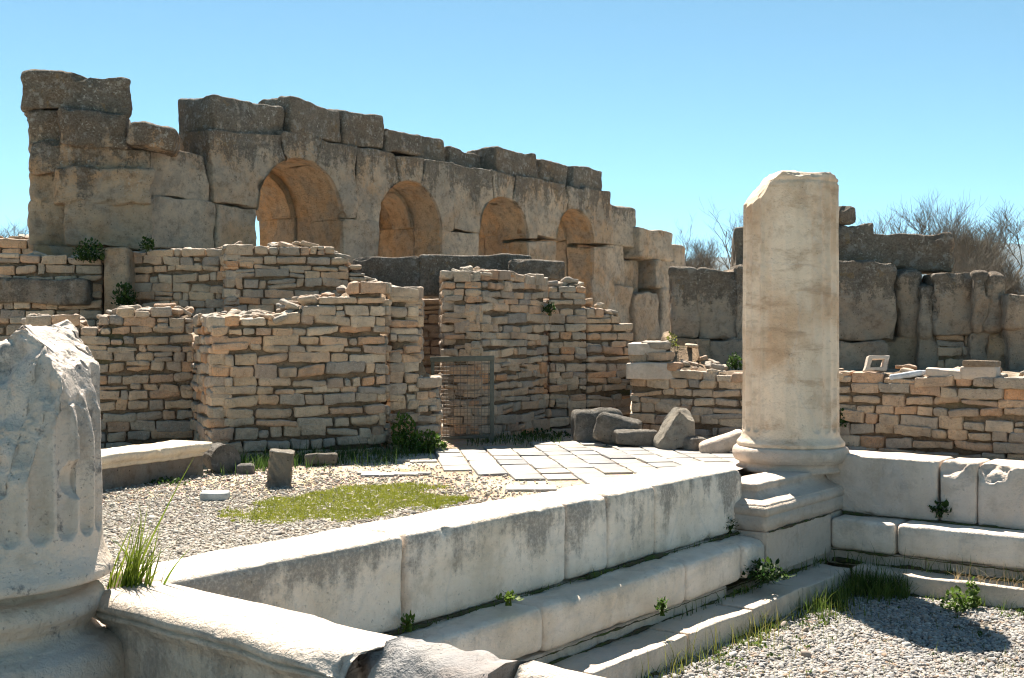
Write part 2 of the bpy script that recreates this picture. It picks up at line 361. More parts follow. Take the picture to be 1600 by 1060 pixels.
# ------------------------------------------------------------------ pebbles
t_ = (1+5**.5)/2
ICO = np.array([(-1, t_, 0), (1, t_, 0), (-1, -t_, 0), (1, -t_, 0), (0, -1, t_), (0, 1, t_), (0, -1, -t_), (0, 1, -t_), (t_, 0, -1), (t_, 0, 1), (-t_, 0, -1), (-t_, 0, 1)])/math.hypot(1, t_)
ICF = np.array([(0, 11, 5), (0, 5, 1), (0, 1, 7), (0, 7, 10), (0, 10, 11), (1, 5, 9), (5, 11, 4), (11, 10, 2), (10, 7, 6), (7, 1, 8), (3, 9, 4), (3, 4, 2), (3, 2, 6), (3, 6, 8), (3, 8, 9), (4, 9, 5), (2, 4, 11), (6, 2, 10), (8, 6, 7), (9, 8, 1)])
def ico2():
    V = list(map(tuple, ICO)); cache = {}; Fs = []
    def mid(a, b):
        q = (min(a, b), max(a, b))
        if q not in cache: m = (np.array(V[a])+np.array(V[b])); V.append(tuple(m/np.linalg.norm(m))); cache[q] = len(V)-1
        return cache[q]
    for a, b, c in ICF:
        x, y, z = mid(a, b), mid(b, c), mid(c, a); Fs += [(a, x, z), (b, y, x), (c, z, y), (x, y, z)]
    return np.array(V), np.array(Fs)
IC2, IF2 = ico2()
def pebbles(P, size, T, TF, flatness=.6, seed=0):
    r = np.random.default_rng(seed); n = len(P); s = size*np.exp(r.normal(-.06, .42, n))
    sc = np.stack([s*r.uniform(.8, 1.5, n), s*r.uniform(.7, 1.0, n), s*flatness*r.uniform(.7, 1.2, n)], 1)
    V = T[None]*sc[:, None]*(1+r.normal(0, .10, (n, len(T), 1)))
    a = r.uniform(0, 6.28, n); b = r.normal(0, .35, n)
    c, s_ = np.cos(b)[:, None], np.sin(b)[:, None]; x, z = V[..., 0]*c-V[..., 2]*s_, V[..., 0]*s_+V[..., 2]*c
    ca, sa = np.cos(a)[:, None], np.sin(a)[:, None]
    V = np.stack([x*ca-V[..., 1]*sa, x*sa+V[..., 1]*ca, z], -1)+P[:, None]
    return V.reshape(-1, 3), (TF[None]+(np.arange(n)*len(T))[:, None, None]).reshape(-1, 3)
def scatter_un(n, u0, u1, n0, n1, seed):
    r = np.random.default_rng(seed); u = r.uniform(u0, u1, n); v = r.uniform(n0, n1, n)
    return np.stack([.615*u+.788*v, .788*u-.615*v, np.zeros(n)], 1), u, v
P, u, v = scatter_un(62000, 5.6, 8.85, -3.5, -.6, 1)
px = 800+F*P[:, 0]/P[:, 1]; P = P[(px < 1660) & (P[:, 1] > 5.6)]
P = P[fbm(P*np.array([1.6, 1.6, 0])+3, 3, 14) < .45+.5*np.random.default_rng(4).random(len(P))-.15]
P[:, 2] = -.752+fbm(P*2.2, 2, 4)*.018+np.random.default_rng(2).uniform(0, .010, len(P))
V, Fq = pebbles(P, .0090, IC2, IF2, .6, 3)
PB = mat_pebble('court_pebbles', [(0, (.40, .385, .36)), (.25, (.22, .22, .23)), (.45, (.45, .425, .39)), (.6, (.14, .145, .16)), (.72, (.34, .29, .24)), (.84, (.40, .395, .39)), (.95, (.28, .19, .13)), (1, (.36, .36, .36))])
tag(ob('court_gravel', V, Fq, PB), kind='stuff')
# terrace gravel
r0 = np.random.default_rng(5); n = 95000
y = 1/np.sqrt(r0.uniform(1/11.6**2, 1/5.6**2, n)); x = (r0.uniform(150, 900, n)-800)/F*y
P = np.stack([x, y, np.full(n, .004)], 1); nn = .788*x-.615*y; px = 800+F*x/y; py = HY+EZ*F/y
dens = np.interp(py, [735, 760, 800, 950], [.25, .6, 1, 1])*np.where(px > 620, np.interp(px, [620, 860], [1, .12]), 1)
keep = (nn < -4.5) & (r0.random(n) < dens); P = P[keep]; P[:, 2] += r0.uniform(0, .008, len(P))
V, Fq = pebbles(P, .0082, ICO, ICF, .6, 6)
PT = mat_pebble('terrace_pebbles', [(0, (.45, .42, .36)), (.25, (.27, .25, .22)), (.45, (.48, .45, .39)), (.6, (.18, .175, .17)), (.75, (.38, .31, .24)), (.9, (.47, .44, .41)), (1, (.27, .22, .17))])
tag(ob('terrace_gravel', V, Fq, PT), kind='stuff')

# ------------------------------------------------------------------ marble parapets, steps, kerbs
def pxu(px, n): x = (px-800)/F; d = -n/(.615-.788*x); return d*(.615*x+.788)
def run(name, label, cat, loc, slabs, mat, part='slab'):
    t = thing(name, label, cat, loc)
    for V, Fq, *mm in slabs: ob(part, V, Fq, mm[0] if mm else mat, t)
    return t
def slabA(u0, u1, seed, dz=0., **kw):
    V, Fq = ublock(u0+.004, u1-.004, -4.45, -4.006, -.235, .25+dz, .045, .028, .010, 4, seed, .010, int((u1-u0)*7), .035); return V, Fq
sl_ = []
V, Fq = slabA(2.84, 4.265, 1, -.004); V = cut(V, UN(4.26, -4.0, .26), (.6, .2, .75), .02, 9, 4); sl_.append((V, Fq))
V, Fq = slabA(4.265, 5.678, 2); V = cut(V, UN(5.66, -4.02, .235), (.62, .3, .75), .02, 14, 2); sl_.append((V, Fq))
V, Fq = slabA(5.678, 6.12, 3, -.006); V = cut(V, UN(6.10, -4.02, .21), (.45, -.2, .7), .03, 10, 6); V = cut(V, UN(5.69, -4.02, .22), (-.5, -.6, .6), .02, 12, 7); sl_.append((V, Fq))
V, Fq = slabA(6.12, 6.708, 4, -.003); sl_.append((V, Fq))
V, Fq = slabA(6.708, 8.01, 5, .004); V = cut(V, UN(8.0, -4.0, -.14), (.75, -.1, -.65), .03, 8, 8); V = cut(V, UN(7.995, -4.2, .21), (.7, .5, .6), .02, 8, 9); sl_.append((V, Fq))
run('marble_parapet', 'long low white marble parapet running back from the broken column to the tall one', 'parapet', UN(5.4, -4.2, -.235), sl_, MAR)
sl_ = []
for i, (a, b) in enumerate(((3.0, 5.116), (5.116, 6.69), (6.69, 7.52), (7.52, 7.872))):
    V, Fq = ublock(a+.003, b-.003, -4.2, -3.76, -.504, -.237-.003*(i % 2), .05, .03, .010, 4, 20+i, .010, int((b-a)*6), .035)
    if i == 3: V = cut(V, UN(7.86, -3.78, -.29), (.4, -.2, .75), .02, 8, 3)
    sl_.append((V, Fq))
run('marble_step', 'white marble step along the foot of the long parapet', 'step', UN(5.4, -3.98, -.5), sl_, MARS)
sl_ = [ublock(3.0+i*.9, 3.9+i*.9-.004 if i < 4 else 7.33, -4.2, -3.80, -.62, -.508, .012, .06, .008, 6, 30+i) for i in range(5)]
sl_ += [ublock(8.23, 8.66, -4.2, -3.80, -.62, -.523, .012, .06, .006, 6, 38), ublock(8.665, 9.09, -4.2, -3.80, -.62, -.523, .012, .06, .006, 6, 39)]
run('footing_course', 'thin recessed marble course beneath the long step', 'footing', UN(6, -4, -.62), sl_, MARK)
sl_ = []
for i, (a, b) in enumerate(((3.2, 5.2), (5.2, 6.25), (6.25, 7.12), (7.12, 7.93), (7.93, 8.86))):
    sl_.append(ublock(a+.004, b-.004, -3.9, -3.503+.006*(i % 2), -.86, -.582-.005*(i % 3), .014, .03, .010, 6, 40+i, .012, int((b-a)*12), .032))
run('marble_kerb', 'lowest marble kerb beside the pebbles, under the long parapet', 'kerb', UN(6, -3.7, -.8), sl_, MARK)
# the side to the right of the tall column
def slabB(n0, n1, seed): return ublock(9.33, 9.79, n0+.006, n1-.006, -.235, .25, .028, .03, .009, 4, seed, .008, 9, .035)
sl_ = []
V, Fq = slabB(-4.02, -2.97, 50); V = cut(V, UN(9.5, -3.99, .25), (-.788*.9, .615*.9, -.42), .012, 6, 2)
V = cut(V, UN(9.35, -3.0, .22), (.3, -.8, .6), .02, 10, 3); sl_.append((V, Fq))
V, Fq = slabB(-2.97, -2.676, 51)
V = scoop(V, UN(9.22, -2.93, .33), .24, .02, 3); sl_.append((V, Fq))
V, Fq = slabB(-2.676, -1.55, 52); V = scoop(V, UN(9.21, -2.60, .33), .25, .025, 6); sl_.append((V, Fq))
V, Fq = slabB(-1.55, -.4, 53); sl_.append((V, Fq))
run('marble_parapet', 'white marble parapet right of the tall column, chipped at its cracked joints', 'parapet', UN(9.55, -2.4, -.235), sl_, mat_marble('parapet_marble_plain', -.25, .24, .15, (.62, .53, .465), (.52, .40, .30), spk=.3))
sl_ = [ublock(9.06, 9.6, a+.003, b-.003, -.49, -.238, .045, .03, .008, 4, 60+i, .008, 8, .035) for i, (a, b) in enumerate(((-3.77, -3.22), (-3.22, -1.6), (-1.6, -.2)))]
run('marble_step', 'white marble step below the parapet right of the tall column', 'step', UN(9.3, -2.3, -.49), sl_, MARS)
sl_ = [ublock(9.11, 9.6, -3.8+i*.8, -3.0+i*.8-.004, -.62, -.494, .012, .06, .008, 6, 66+i) for i in range(4)]
run('footing_course', 'thin recessed marble course beneath the step right of the tall column', 'footing', UN(9.3, -2.3, -.62), sl_, MARK)
sl_ = [ublock(8.86, 9.3, a+.004, b-.004, -.86, -.582, .022, .03, .014, 5, 70+i, .012, 14, .035) for i, (a, b) in enumerate(((-3.5, -2.2), (-2.2, -.2)))]
run('marble_kerb', 'worn marble kerb with dry grass on its edge, right of the tall column', 'kerb', UN(9, -2.3, -.8), sl_, MARK)
# moulded parapet in front, by the broken column
PROF = [(2.86, -.6), (2.86, .0), (2.86, .20), (2.85, .235), (2.82, .25), (2.75, .252), (2.68, .253), (2.60, .252), (2.555, .249), (2.525, .238), (2.508, .220), (2.503, .205), (2.510, .194), (2.530, .186), (2.536, .180), (2.523, .176), (2.522, .162), (2.540, .158), (2.556, .148), (2.566, .132), (2.570, .124), (2.588, .120), (2.590, .08), (2.590, .0), (2.590, -.1), (2.590, -.25), (2.590, -.6)]
def sweepC(n0, n1, seed, amp=.005, mod=None):
    pr = np.array(PROF); s = np.linspace(n0, n1, max(4, int((n1-n0)/.022)))
    U = np.repeat(pr[None, :, 0], len(s), 0); Z = np.repeat(pr[None, :, 1], len(s), 0); Nn = np.repeat(s[:, None], len(pr), 1)
    V = np.stack([.615*U+.788*Nn, .788*U-.615*Nn, Z], -1).reshape(-1, 3)
    V = V+np.stack([fbm(V*5, 3, seed), fbm(V*5, 3, seed+5), fbm(V*5, 3, seed+9)], 1)*amp
    if mod: V = mod(V)
    k_ = len(pr); Fq = grid_faces(len(s), k_)
    a = V[:k_].mean(0); b = V[-k_:].mean(0); nV = len(V); V = np.concatenate([V, [a, b]])
    i = np.arange(k_); c1 = np.stack([i, (i+1) % k_, np.full(k_, nV)], 1); e0 = nV-k_; c2 = np.stack([e0+i, np.full(k_, nV+1), e0+(i+1) % k_], 1)
    return V, [Fq, np.concatenate([c1, c2])]
def mod1(V):
    n = .788*V[:, 0]-.615*V[:, 1]; top = ss(.05, .2, V[:, 2]); V = V.copy()
    V[:, 2] -= top*.014*ss(-3.12, -2.98, n+.08*vn(V*4, 2))
    V = cut(V, UN(2.53, -2.72, .19), (-.35, -.75, .5), .025, 12, 3); V = cut(V, UN(2.56, -2.66, .12), (.5, -.6, .15), .04, 9, 4)
    V = scoop(V, UN(2.455, -3.28, .27), .085, .02, 5)
    return V
V1 = sweepC(-4.05, -2.60, 80, .004, mod1)
def mod2(V):
    V = V+np.stack([fbm(V*7, 4, 3)*.02, fbm(V*7, 4, 4)*.02, fbm(V*7, 4, 5)*.035], 1); V[:, 2] += .004*ss(.0, .2, V[:, 2])
    V = cut(V, UN(2.6, -2.4, .205), (-.55, -.62, .62), .06, 5, 7); return V
V2 = sweepC(-2.60, -2.13, 81, .004, mod2)
def mod3(V):
    V = V.copy(); V[:, 2] += .006*ss(.0, .2, V[:, 2]); V = cut(V, UN(2.66, -1.95, .17), (-.5, -.5, .7), .06, 7, 9); return V
V3 = sweepC(-2.12, -1.62, 82, .012, mod3); V4 = sweepC(-1.61, -.5, 83, .012, mod3)
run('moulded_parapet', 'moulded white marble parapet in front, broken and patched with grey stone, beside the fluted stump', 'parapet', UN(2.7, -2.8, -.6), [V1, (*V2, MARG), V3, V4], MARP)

# ------------------------------------------------------------------ columns
def lathe(cx, cy, prof, k=96):
    pr = np.array(prof); th = np.arange(k)*2*math.pi/k
    V = np.stack([cx+pr[:, 0:1]*np.cos(th), cy+pr[:, 0:1]*np.sin(th), np.repeat(pr[:, 1:2], k, 1)], -1).reshape(-1, 3)
    a = len(V); V = np.concatenate([V, [(cx, cy, pr[0, 1]), (cx, cy, pr[-1, 1])]]); i = np.arange(k); j = (i+1) % k; e = (len(pr)-1)*k
    return V, [grid_faces(len(pr), k, True), np.concatenate([np.stack([j, i, np.full(k, a)], 1), np.stack([e+i, e+j, np.full(k, a+1)], 1)])]
def shaft(cx, cy, r0, r1, z0, z1, zf, nf, depth, phase, wear, kth=288, nz=170, flare=.04, top_r=.0):
    th = np.arange(kth)*2*math.pi/kth; zz = np.concatenate([np.linspace(z0, zf+.06, 26), np.linspace(zf+.07, z1, nz)])
    T, Z = np.meshgrid(th, zz); f = (Z-z0)/(z1-z0); R = r0+(r1-r0)*f
    R = R+flare*np.clip(1-(Z-z0-.035)/(zf-z0-.05), 0, 1)**2.2; R = np.where(Z < z0+.042, R-.008+.010*np.sqrt(np.clip(1-((Z-z0-.02)/.024)**2, 0, 1)), R)
    ph = (T*nf/(2*math.pi)+phase) % 1; half = .40; q = np.abs(ph-.5)/half
    wpx = half*2*math.pi/nf*r0                      # half width of a flute
    d2 = (q*wpx)**2+np.where(Z < zf+wpx, (zf+wpx-Z), 0)**2
    prof = np.sqrt(np.clip(1-d2/wpx**2, 0, 1))*(q < 1)
    P = np.stack([cx+R*np.cos(T), cy+R*np.sin(T), Z], -1).reshape(-1, 3)
    w = wear(P, T.ravel(), Z.ravel()).reshape(T.shape)
    R = R-depth*prof*w-.004*(1-w)*1.0
    R = R+(fbm(P*6, 4, 11)*.005).reshape(T.shape)
    V = np.stack([cx+R*np.cos(T), cy+R*np.sin(T), Z], -1).reshape(-1, 3)
    n = len(zz); rings = [V]
    for s in (.9, .75, .55, .3): rings.append(np.stack([cx+s*R[-1]*np.cos(th), cy+s*R[-1]*np.sin(th), np.full(kth, z1+.012*(1-s))], -1))
    V = np.concatenate(rings); a = len(V); V = np.concatenate([V, [(cx, cy, z1+.02), (cx, cy, z0)]]); i = np.arange(kth); j = (i+1) % kth; e = a-kth
    return V, [grid_faces(n+4, kth, True), np.concatenate([np.stack([e+i, e+j, np.full(kth, a)], 1), np.stack([j, i, np.full(kth, a+1)], 1)])]
CX, CY, _ = UN(9.33, -4.23); fx = math.atan2(-CY, -CX)
def wearR(P, T, Z):
    a = (T-fx+math.pi) % (2*math.pi)-math.pi          # angle from the view direction, positive to the photo's right
    w = .22+.78*ss(.35, .62, np.abs(a+.02)+.10*vn(np.stack([T*2, Z*1.3, Z*0], 1), 5))
    return w*(1-.75*ss(2.1, 2.5, Z)*(np.abs(a) < .7))
V, Fq = shaft(CX, CY, .412, .400, .31, 2.66, .435, 24, .024, .3, wearR)
m = (V[:, 2] > .31) & (V[:, 2] < .40)
V = cut(V, (CX-.30, CY, 2.465), (-.77, -.05, .62), .03, 5, 5)         # broken shoulder on the left
V = cut(V, (CX+.33, CY-.1, 2.615), (.62, -.15, .76), .035, 8, 6); V = cut(V, (CX+.05, CY-.34, 2.62), (.1, -.7, .7), .04, 8, 16)
V = cut(V, (CX, CY, 2.655), (.02, -.12, 1), .025, 6, 8)
gr = (np.abs(V[:, 2]-2.545-.01*vn(V*4, 3)) < .010); V[gr, :2] = np.array([CX, CY])+(V[gr, :2]-[CX, CY])*.975
ct = thing('marble_column', 'tall worn fluted marble column with broken top standing at the parapet corner', 'column', (CX, CY, .13))
ob('shaft', V, Fq, MARC, ct)
prof = [(.36, .10), (.445, .10), (.448, .125), (.435, .135), (.430, .15), (.436, .172), (.455, .180), (.470, .182), (.470, .192), (.478, .198), (.487, .215), (.492, .24), (.490, .268), (.480, .292), (.460, .306), (.42, .312), (.30, .314)]
V, Fq = lathe(CX, CY, prof, 128); V = V+np.stack([fbm(V*6, 3, 1), fbm(V*6, 3, 2), fbm(V*6, 3, 3)], 1)*.006; ob('column_base', V, Fq, PED, ct)
# corner pedestal under it
def ring_sweep(u0, u1, n0, n1, prof, seg=.03):
    R = []
    for off, z in prof:
        a, b, c, d = u0-off, u1+off, n0-off, n1+off; k1 = int((u1-u0)/seg); k2 = int((n1-n0)/seg)
        p = [(a+(b-a)*i/k1, d) for i in range(k1)]+[(b, d+(c-d)*i/k2) for i in range(k2)]+[(b+(a-b)*i/k1, c) for i in range(k1)]+[(a, c+(d-c)*i/k2) for i in range(k2)]
        R.append([UN(u, n, z) for u, n in p])
    V = np.array(R); k = V.shape[1]; Fq = grid_faces(len(prof), k, True); V = V.reshape(-1, 3)
    return V, Fq
prf = [(-.30, .128), (-.15, .13), (-.05, .13), (-.012, .128), (-.002, .120), (.0, .108), (.0, .090), (-.008, .082), (-.004, .064), (.012, .042), (.034, .024), (.062, .010), (.095, .0), (.118, -.006), (.125, -.010), (.125, -.018), (.135, -.022), (.147, -.034), (.152, -.052), (.150, -.072), (.142, -.086), (.134, -.090), (.134, -.096), (.142, -.099), (.142, -.15), (.142, -.200), (.10, -.204), (-.2, -.204)]
pt = thing('corner_pedestal', 'moulded marble pedestal at the inner corner beneath the tall column', 'pedestal', UN(8.7, -4.2, -.55))
V, Fq = ring_sweep(8.01, 9.30, -4.75, -3.90, prf); V = V+np.stack([fbm(V*7, 3, 1), fbm(V*7, 3, 2), fbm(V*7, 3, 3)], 1)*.006
ob('moulded_plinth', V, Fq, PED, pt)
for i, (a, b) in enumerate(((7.872, 8.42), (8.424, 9.07))):
    V, Fq = ublock(a, b, -4.9, -3.752, -.522, -.206, .01, .05, .005, 6, 90+i); ob('base_block', V, Fq, PED, pt)
V, Fq = ublock(9.0, 9.75, -4.85, -3.78, -.6, -.215, .01, .08, .005, 6, 93); ob('core_block', V, Fq, PED, pt)
V, Fq = ublock(9.28, 9.75, -4.5, -3.92, -.215, .12, .01, .08, .005, 6, 94); ob('core_block', V, Fq, PED, pt)
# the broken fluted stump at the left
LX, LY = -.4589*4.403, 4.403
V, Fq = shaft(LX, LY, .435, .42, .335, 1.36, .50, 24, .042, .12, lambda P, T, Z: np.full(len(P), 1.), 336, 130, .036)
V0 = V.copy()
rough = lambda V, p, n, s, a=.05: cut(cut(V, p, n, a, 4.5, s, 3), np.array(p)+np.array(n)*.004, n, .035, 17, s+40, 4)
V = rough(V, (LX+.24, LY-.357, .60), (-.13, -.89, .44), 3, .09)      # the big break on the near face
V = rough(V, (LX+.20, LY-.1, 1.235), (.64, -.10, .77), 4, .04)      # right shoulder
V = rough(V, (LX+.39, LY-.1, .98), (.93, -.1, .33), 5, .02)
V = rough(V, (LX-.1, LY, 1.20), (-.35, .0, .9), 6, .05)
def dig(V, p, n, R, dep):
    q = V-np.array(p); L = np.linalg.norm(q, axis=1); return V-np.array(n)*(dep*np.clip(1-(L/R)**2, 0, 1)**.6)[:, None]
hp = np.array([(126-800)/F*4.26, 4.26, ZP(750, 4.26)]); V = dig(V, hp, (.80, -.60, 0), .075, .07)
lt = thing('broken_column', 'broken fluted marble column stump with jagged pointed top at the frame edge', 'column', (LX, LY, -.1))
ob('shaft', V, Fq, MARL, lt)
prof = [(.30, -.55), (.54, -.55), (.55, -.03), (.545, .02), (.535, .06), (.515, .085), (.485, .098), (.468, .102), (.466, .112), (.440, .117), (.422, .135), (.418, .150), (.424, .168), (.440, .176), (.440, .190), (.452, .198), (.462, .215), (.464, .235), (.458, .258), (.442, .276), (.41, .288), (.36, .292), (.36, .334), (.2, .334)]
prof = [(r-.025, z) for r, z in prof]
V, Fq = lathe(LX, LY, prof, 144); V = V+np.stack([fbm(V*6, 3, 1), fbm(V*6, 3, 2), fbm(V*6, 3, 3)], 1)*.006; ob('column_base', V, Fq, MARL, lt)

# ------------------------------------------------------------------ rubble walls
def rubble_wall(label, poly, top, base=0., thick=.55, seed=1, mat=None, mort=None, course=(.082, .136), wid=(.12, .40), loose=14, quoin=True, name='rubble_wall', rough=.022, mossy=None):
    r = random.Random(seed); mat = mat or RUB; mort = mort or MORT
    tx = [p for p, _ in top]; ty = [y for _, y in top]
    def topz(p):
        px = 800+F*p[0]/p[1]; return ZP(float(np.interp(px, tx, ty)), p[1])
    t = thing(name, label, 'wall', (sum(p[0] for p in poly)/len(poly), sum(p[1] for p in poly)/len(poly), base))
    rows = [base-.05]
    while rows[-1] < 6: rows.append(rows[-1]+r.uniform(*course))
    B = Batch(); CV, CF, ck = [], [], 0; L_ = Batch()
    for i in range(len(poly)-1):
        a, b = np.array(poly[i]), np.array(poly[i+1]); L = np.linalg.norm(b-a); dv = (b-a)/L; nv = np.array([dv[1], -dv[0]])
        ph = r.uniform(0, 50)
        convex = i > 0 and pl > .7 and pd[0]*dv[1]-pd[1]*dv[0] > .2; pd, pl = dv, L
        wob = lambda s, j: .018*math.sin(s*1.9+ph+j*1.7)+.013*math.sin(s*5.1+j*2.9+ph)
        pt3 = lambda s, z, o: np.array([a[0]+dv[0]*s+nv[0]*o, a[1]+dv[1]*s+nv[1]*o, z])
        for j in range(len(rows)-1):
            z0, z1 = rows[j], rows[j+1]
            if z0 > max(topz(a), topz(b), *[topz(a+dv*L*q) for q in np.linspace(0, 1, 12)]): break
            s = .12 if convex and j % 2 else 0.
            while s < L-.03:
                w = min(r.uniform(*wid)*r.choice((.7, 1, 1, 1.15)), L-s)
                if L-s-w < .07: w = L-s
                if r.random() < .05 and z1-z0 > .11: w = min(w, .1)
                mid = a+dv*(s+w/2); tz = topz(mid)
                if z0+.45*(z1-z0) < tz:
                    parts = [(z0, z1)] if r.random() > .10 or z1-z0 < .115 else [(z0, z0+.5*(z1-z0)), (z0+.5*(z1-z0), z1)]
                    if len(parts) == 1 and r.random() < .06: parts = [(z0-r.uniform(0, .03), z1+r.uniform(.01, .035))]
                    if r.random() < .12: parts = [(z0, z1-r.uniform(.015, .04))]
                    for (p0, p1) in parts:
                        g = r.uniform(.003, .009); half = (max(.02, w/2-g), .10, max(.016, (p1-p0)/2-r.uniform(.002, .009)))
                        V, Fq, N = rbox(*half, r.choice((.014, .020, .026, .036))*r.uniform(.8, 1.1), .055, True)
                        q = V/np.array(half)                       # warp to wavy courses
                        sc = s+w/2+V[:, 0]; zz = (p0+p1)/2+V[:, 2]
                        zz = zz+np.array([wob(x, j) for x in (s, s+w)])[0]*(1-(q[:, 0]+1)/2)+wob(s+w, j)*(q[:, 0]+1)/2
                        tl = r.gauss(0, .028); zz += tl*V[:, 0]; sk_ = r.gauss(0, .07); sc = sc+sk_*V[:, 2]
                        o = -.078+r.gauss(0, .013)+r.gauss(0, .05)*V[:, 0]+V[:, 1]
                        W_ = np.stack([a[0]+dv[0]*sc+nv[0]*o, a[1]+dv[1]*sc+nv[1]*o, zz], 1)
                        NN = np.stack([dv[0]*N[:, 0]+nv[0]*N[:, 1], dv[1]*N[:, 0]+nv[1]*N[:, 1], N[:, 2]], 1)
                        B.add(W_, Fq[:, ::-1], NN)
                s += w
        if L < .8 and abs(dv[1]) > .8: continue                # a short return: its neighbour's core backs it
        # mortar core
        m = max(2, int(L/.06)); ss_ = np.linspace(.055 if i else 0, L-.055 if i < len(poly)-2 else L, m+1); rows_ = []
        for s in ss_:
            tz = max(base+.05, topz(a+dv*s)-.035+.03*math.sin(s*9+ph)); back = -thick
            rows_.append([pt3(s, base-.1, -.045), pt3(s, (base+tz)/2, -.04), pt3(s, tz-.03, -.045), pt3(s, tz, -.07), pt3(s, tz+.02, -thick/2), pt3(s, tz, back+.03), pt3(s, base-.1, back)])
        A_ = np.array(rows_); kk = A_.shape[1]; CV.append(A_.reshape(-1, 3)); f = grid_faces(m+1, kk, True)
        CF.append(f[:, ::-1]+ck)
        for e in (0, m*kk):
            q = np.arange(kk)+e; CF.append(np.array([[q[0], q[1], q[5], q[6]], [q[1], q[2], q[4], q[5]], [q[2], q[3], q[4], q[4]]])+ck)
        ck += (m+1)*kk
        # loose stones on the top
        for _ in range(int(loose*L)):
            s = r.uniform(0, L); o = -r.uniform(.08, thick); p = a+dv*s; tz = topz(p)
            h = (r.uniform(.04, .13), r.uniform(.03, .09), r.uniform(.014, .038))
            V, Fq, N = rbox(*h, .02, .06, False); R = euler(r.gauss(0, .22), r.gauss(0, .22), r.uniform(0, 3.1))
            c = pt3(s, tz-.02+r.uniform(-.02, .04)+.08*max(0, -o-.2), o); L_.add(V @ R.T+c, Fq, N @ R.T)
    CF = [np.concatenate([c for c in CF])]
    C_ = np.concatenate(CV); C_ = C_+np.stack([fbm(C_*6, 3, seed), fbm(C_*6, 3, seed+3), fbm(C_*6, 3, seed+6)], 1)*.012
    V, Fq = B.get(rough, 13, 3, seed); ob('masonry', V, Fq, mat, t)
    tri = CF[0]; ob('mortar_core', C_, tri, mort, t)
    if L_.V: V, Fq = L_.get(.02, 12, 2, seed); ob('loose_rubble', V, Fq, mat, t)['kind'] = 'stuff'
    return t
rubble_wall('front rubble wall of coursed stones left of the wire gate, with projecting pier',
    [D(40, 12.6), D(303, 13.2), D(331, 11.75), D(603, 12.45), D(607, 12.65), D(655, 12.75), D(657.5, 13.5)],
    [(40, 505), (57, 500), (95, 500), (99, 490), (140, 512), (150, 520), (166, 497), (182, 485), (247, 486), (302, 491), (307, 497), (436, 500), (449, 489), (470, 475), (504, 467), (546, 467), (551, 450), (660, 450)], thick=.75, seed=11, loose=22)
rubble_wall('stub of low rubble wall beside the wire gate, left of its opening', [D(650, 12.7), D(684, 12.8), D(686, 13.3)],
    [(640, 562), (664, 564), (667, 583), (690, 586)], thick=.4, seed=12, loose=3, wid=(.14, .3))
rubble_wall('tall stepped rubble wall right of the wire gate', [D(691, 16.2), D(694, 13.95), D(750, 13.85), D(750.5, 13.88), D(857, 15.2), D(916, 15.3), D(987, 15.6)],
    [(680, 432), (694, 430), (735, 428), (748, 424), (760, 420), (780, 431), (857, 436), (860, 446), (885, 446), (888, 440), (912, 446), (916, 458), (922, 475), (944, 476), (946, 490), (968, 492), (970, 505), (987, 520)], thick=.28, seed=13, loose=16)
P0 = np.array(D(985, 14.55)); vv = np.array([.788, -.615])
rubble_wall('low rubble wall running behind the tall column to the right edge', [tuple(P0), tuple(P0+vv*2.0), tuple(P0+vv*6.6)],
    [(960, 541), (1040, 542), (1041, 570), (1060, 573), (1100, 580), (1160, 585), (1308, 588), (1369, 582), (1454, 583), (1530, 585), (1557, 592), (1566, 601), (1582, 592), (1700, 592)], thick=.9, seed=14, loose=9, wid=(.14, .42))
rubble_wall('rubble wall below the arcade corner, of grey squared stones, dark and mossy', [D(196, 15.6), D(354, 15.4)], [(190, 393), (250, 390), (360, 391)], seed=15, loose=8)
rubble_wall('pale squared rubble wall below the first arch, stepping down at its right', [D(351, 15.7), D(353, 15.0), D(545, 15.6), D(602, 15.8)],
    [(340, 388), (370, 384), (500, 383), (520, 390), (535, 399), (545, 408), (556, 420), (566, 430), (580, 438), (610, 447)], seed=16, loose=14)
rubble_wall('rubble wall at the left edge below the tall corner pier, holding one long slab', [D(-80, 15.0), D(160, 15.5)], [(-80, 404), (0, 404), (60, 401), (100, 406), (130, 402), (165, 411)], seed=17, loose=18, thick=.9)
rubble_wall('warm shaded rubble wall seen through the doorway under the stone lintel', [D(535, 17.3), D(900, 17.5)], [(500, 466), (950, 466)], seed=18, loose=0, mat=RUBW, mort=MORTW)
rubble_wall('heap-topped rubble bank at the far left edge behind the corner pier', [D(-120, 17.4), D(62, 17.6)], [(-120, 372), (0, 372), (30, 368), (62, 384)], seed=19, loose=16, course=(.1, .2), wid=(.2, .6))
# ------------------------------------------------------------------ big blocks
def pblock(px0, px1, py0, py1, d, depth, ang=0., r=.05, seg=.06, amp=.03, freq=2.5, seed=0, lump=.03, chip=8, chip_r=.07):
    x0, x1 = (px0-800)/F*d, (px1-800)/F*d; z1, z0 = ZP(py0, d), ZP(py1, d); R = rotz(ang)
    c = np.array([(x0+x1)/2, d, (z0+z1)/2])+R @ np.array([0, depth/2, 0])
    return block(c, ((x1-x0)/2/max(.5, math.cos(ang)), depth/2, (z1-z0)/2), R, r, seg, amp, freq, seed, lump, True, chip, chip_r)
def pthing(name, label, cat, *a, mat=None, group=None, mod=None, **k):
    V, Fq = pblock(*a, **k)
    if mod: V = mod(V)
    return tag(ob(name, V, Fq, mat or ASHR), label, cat, group)
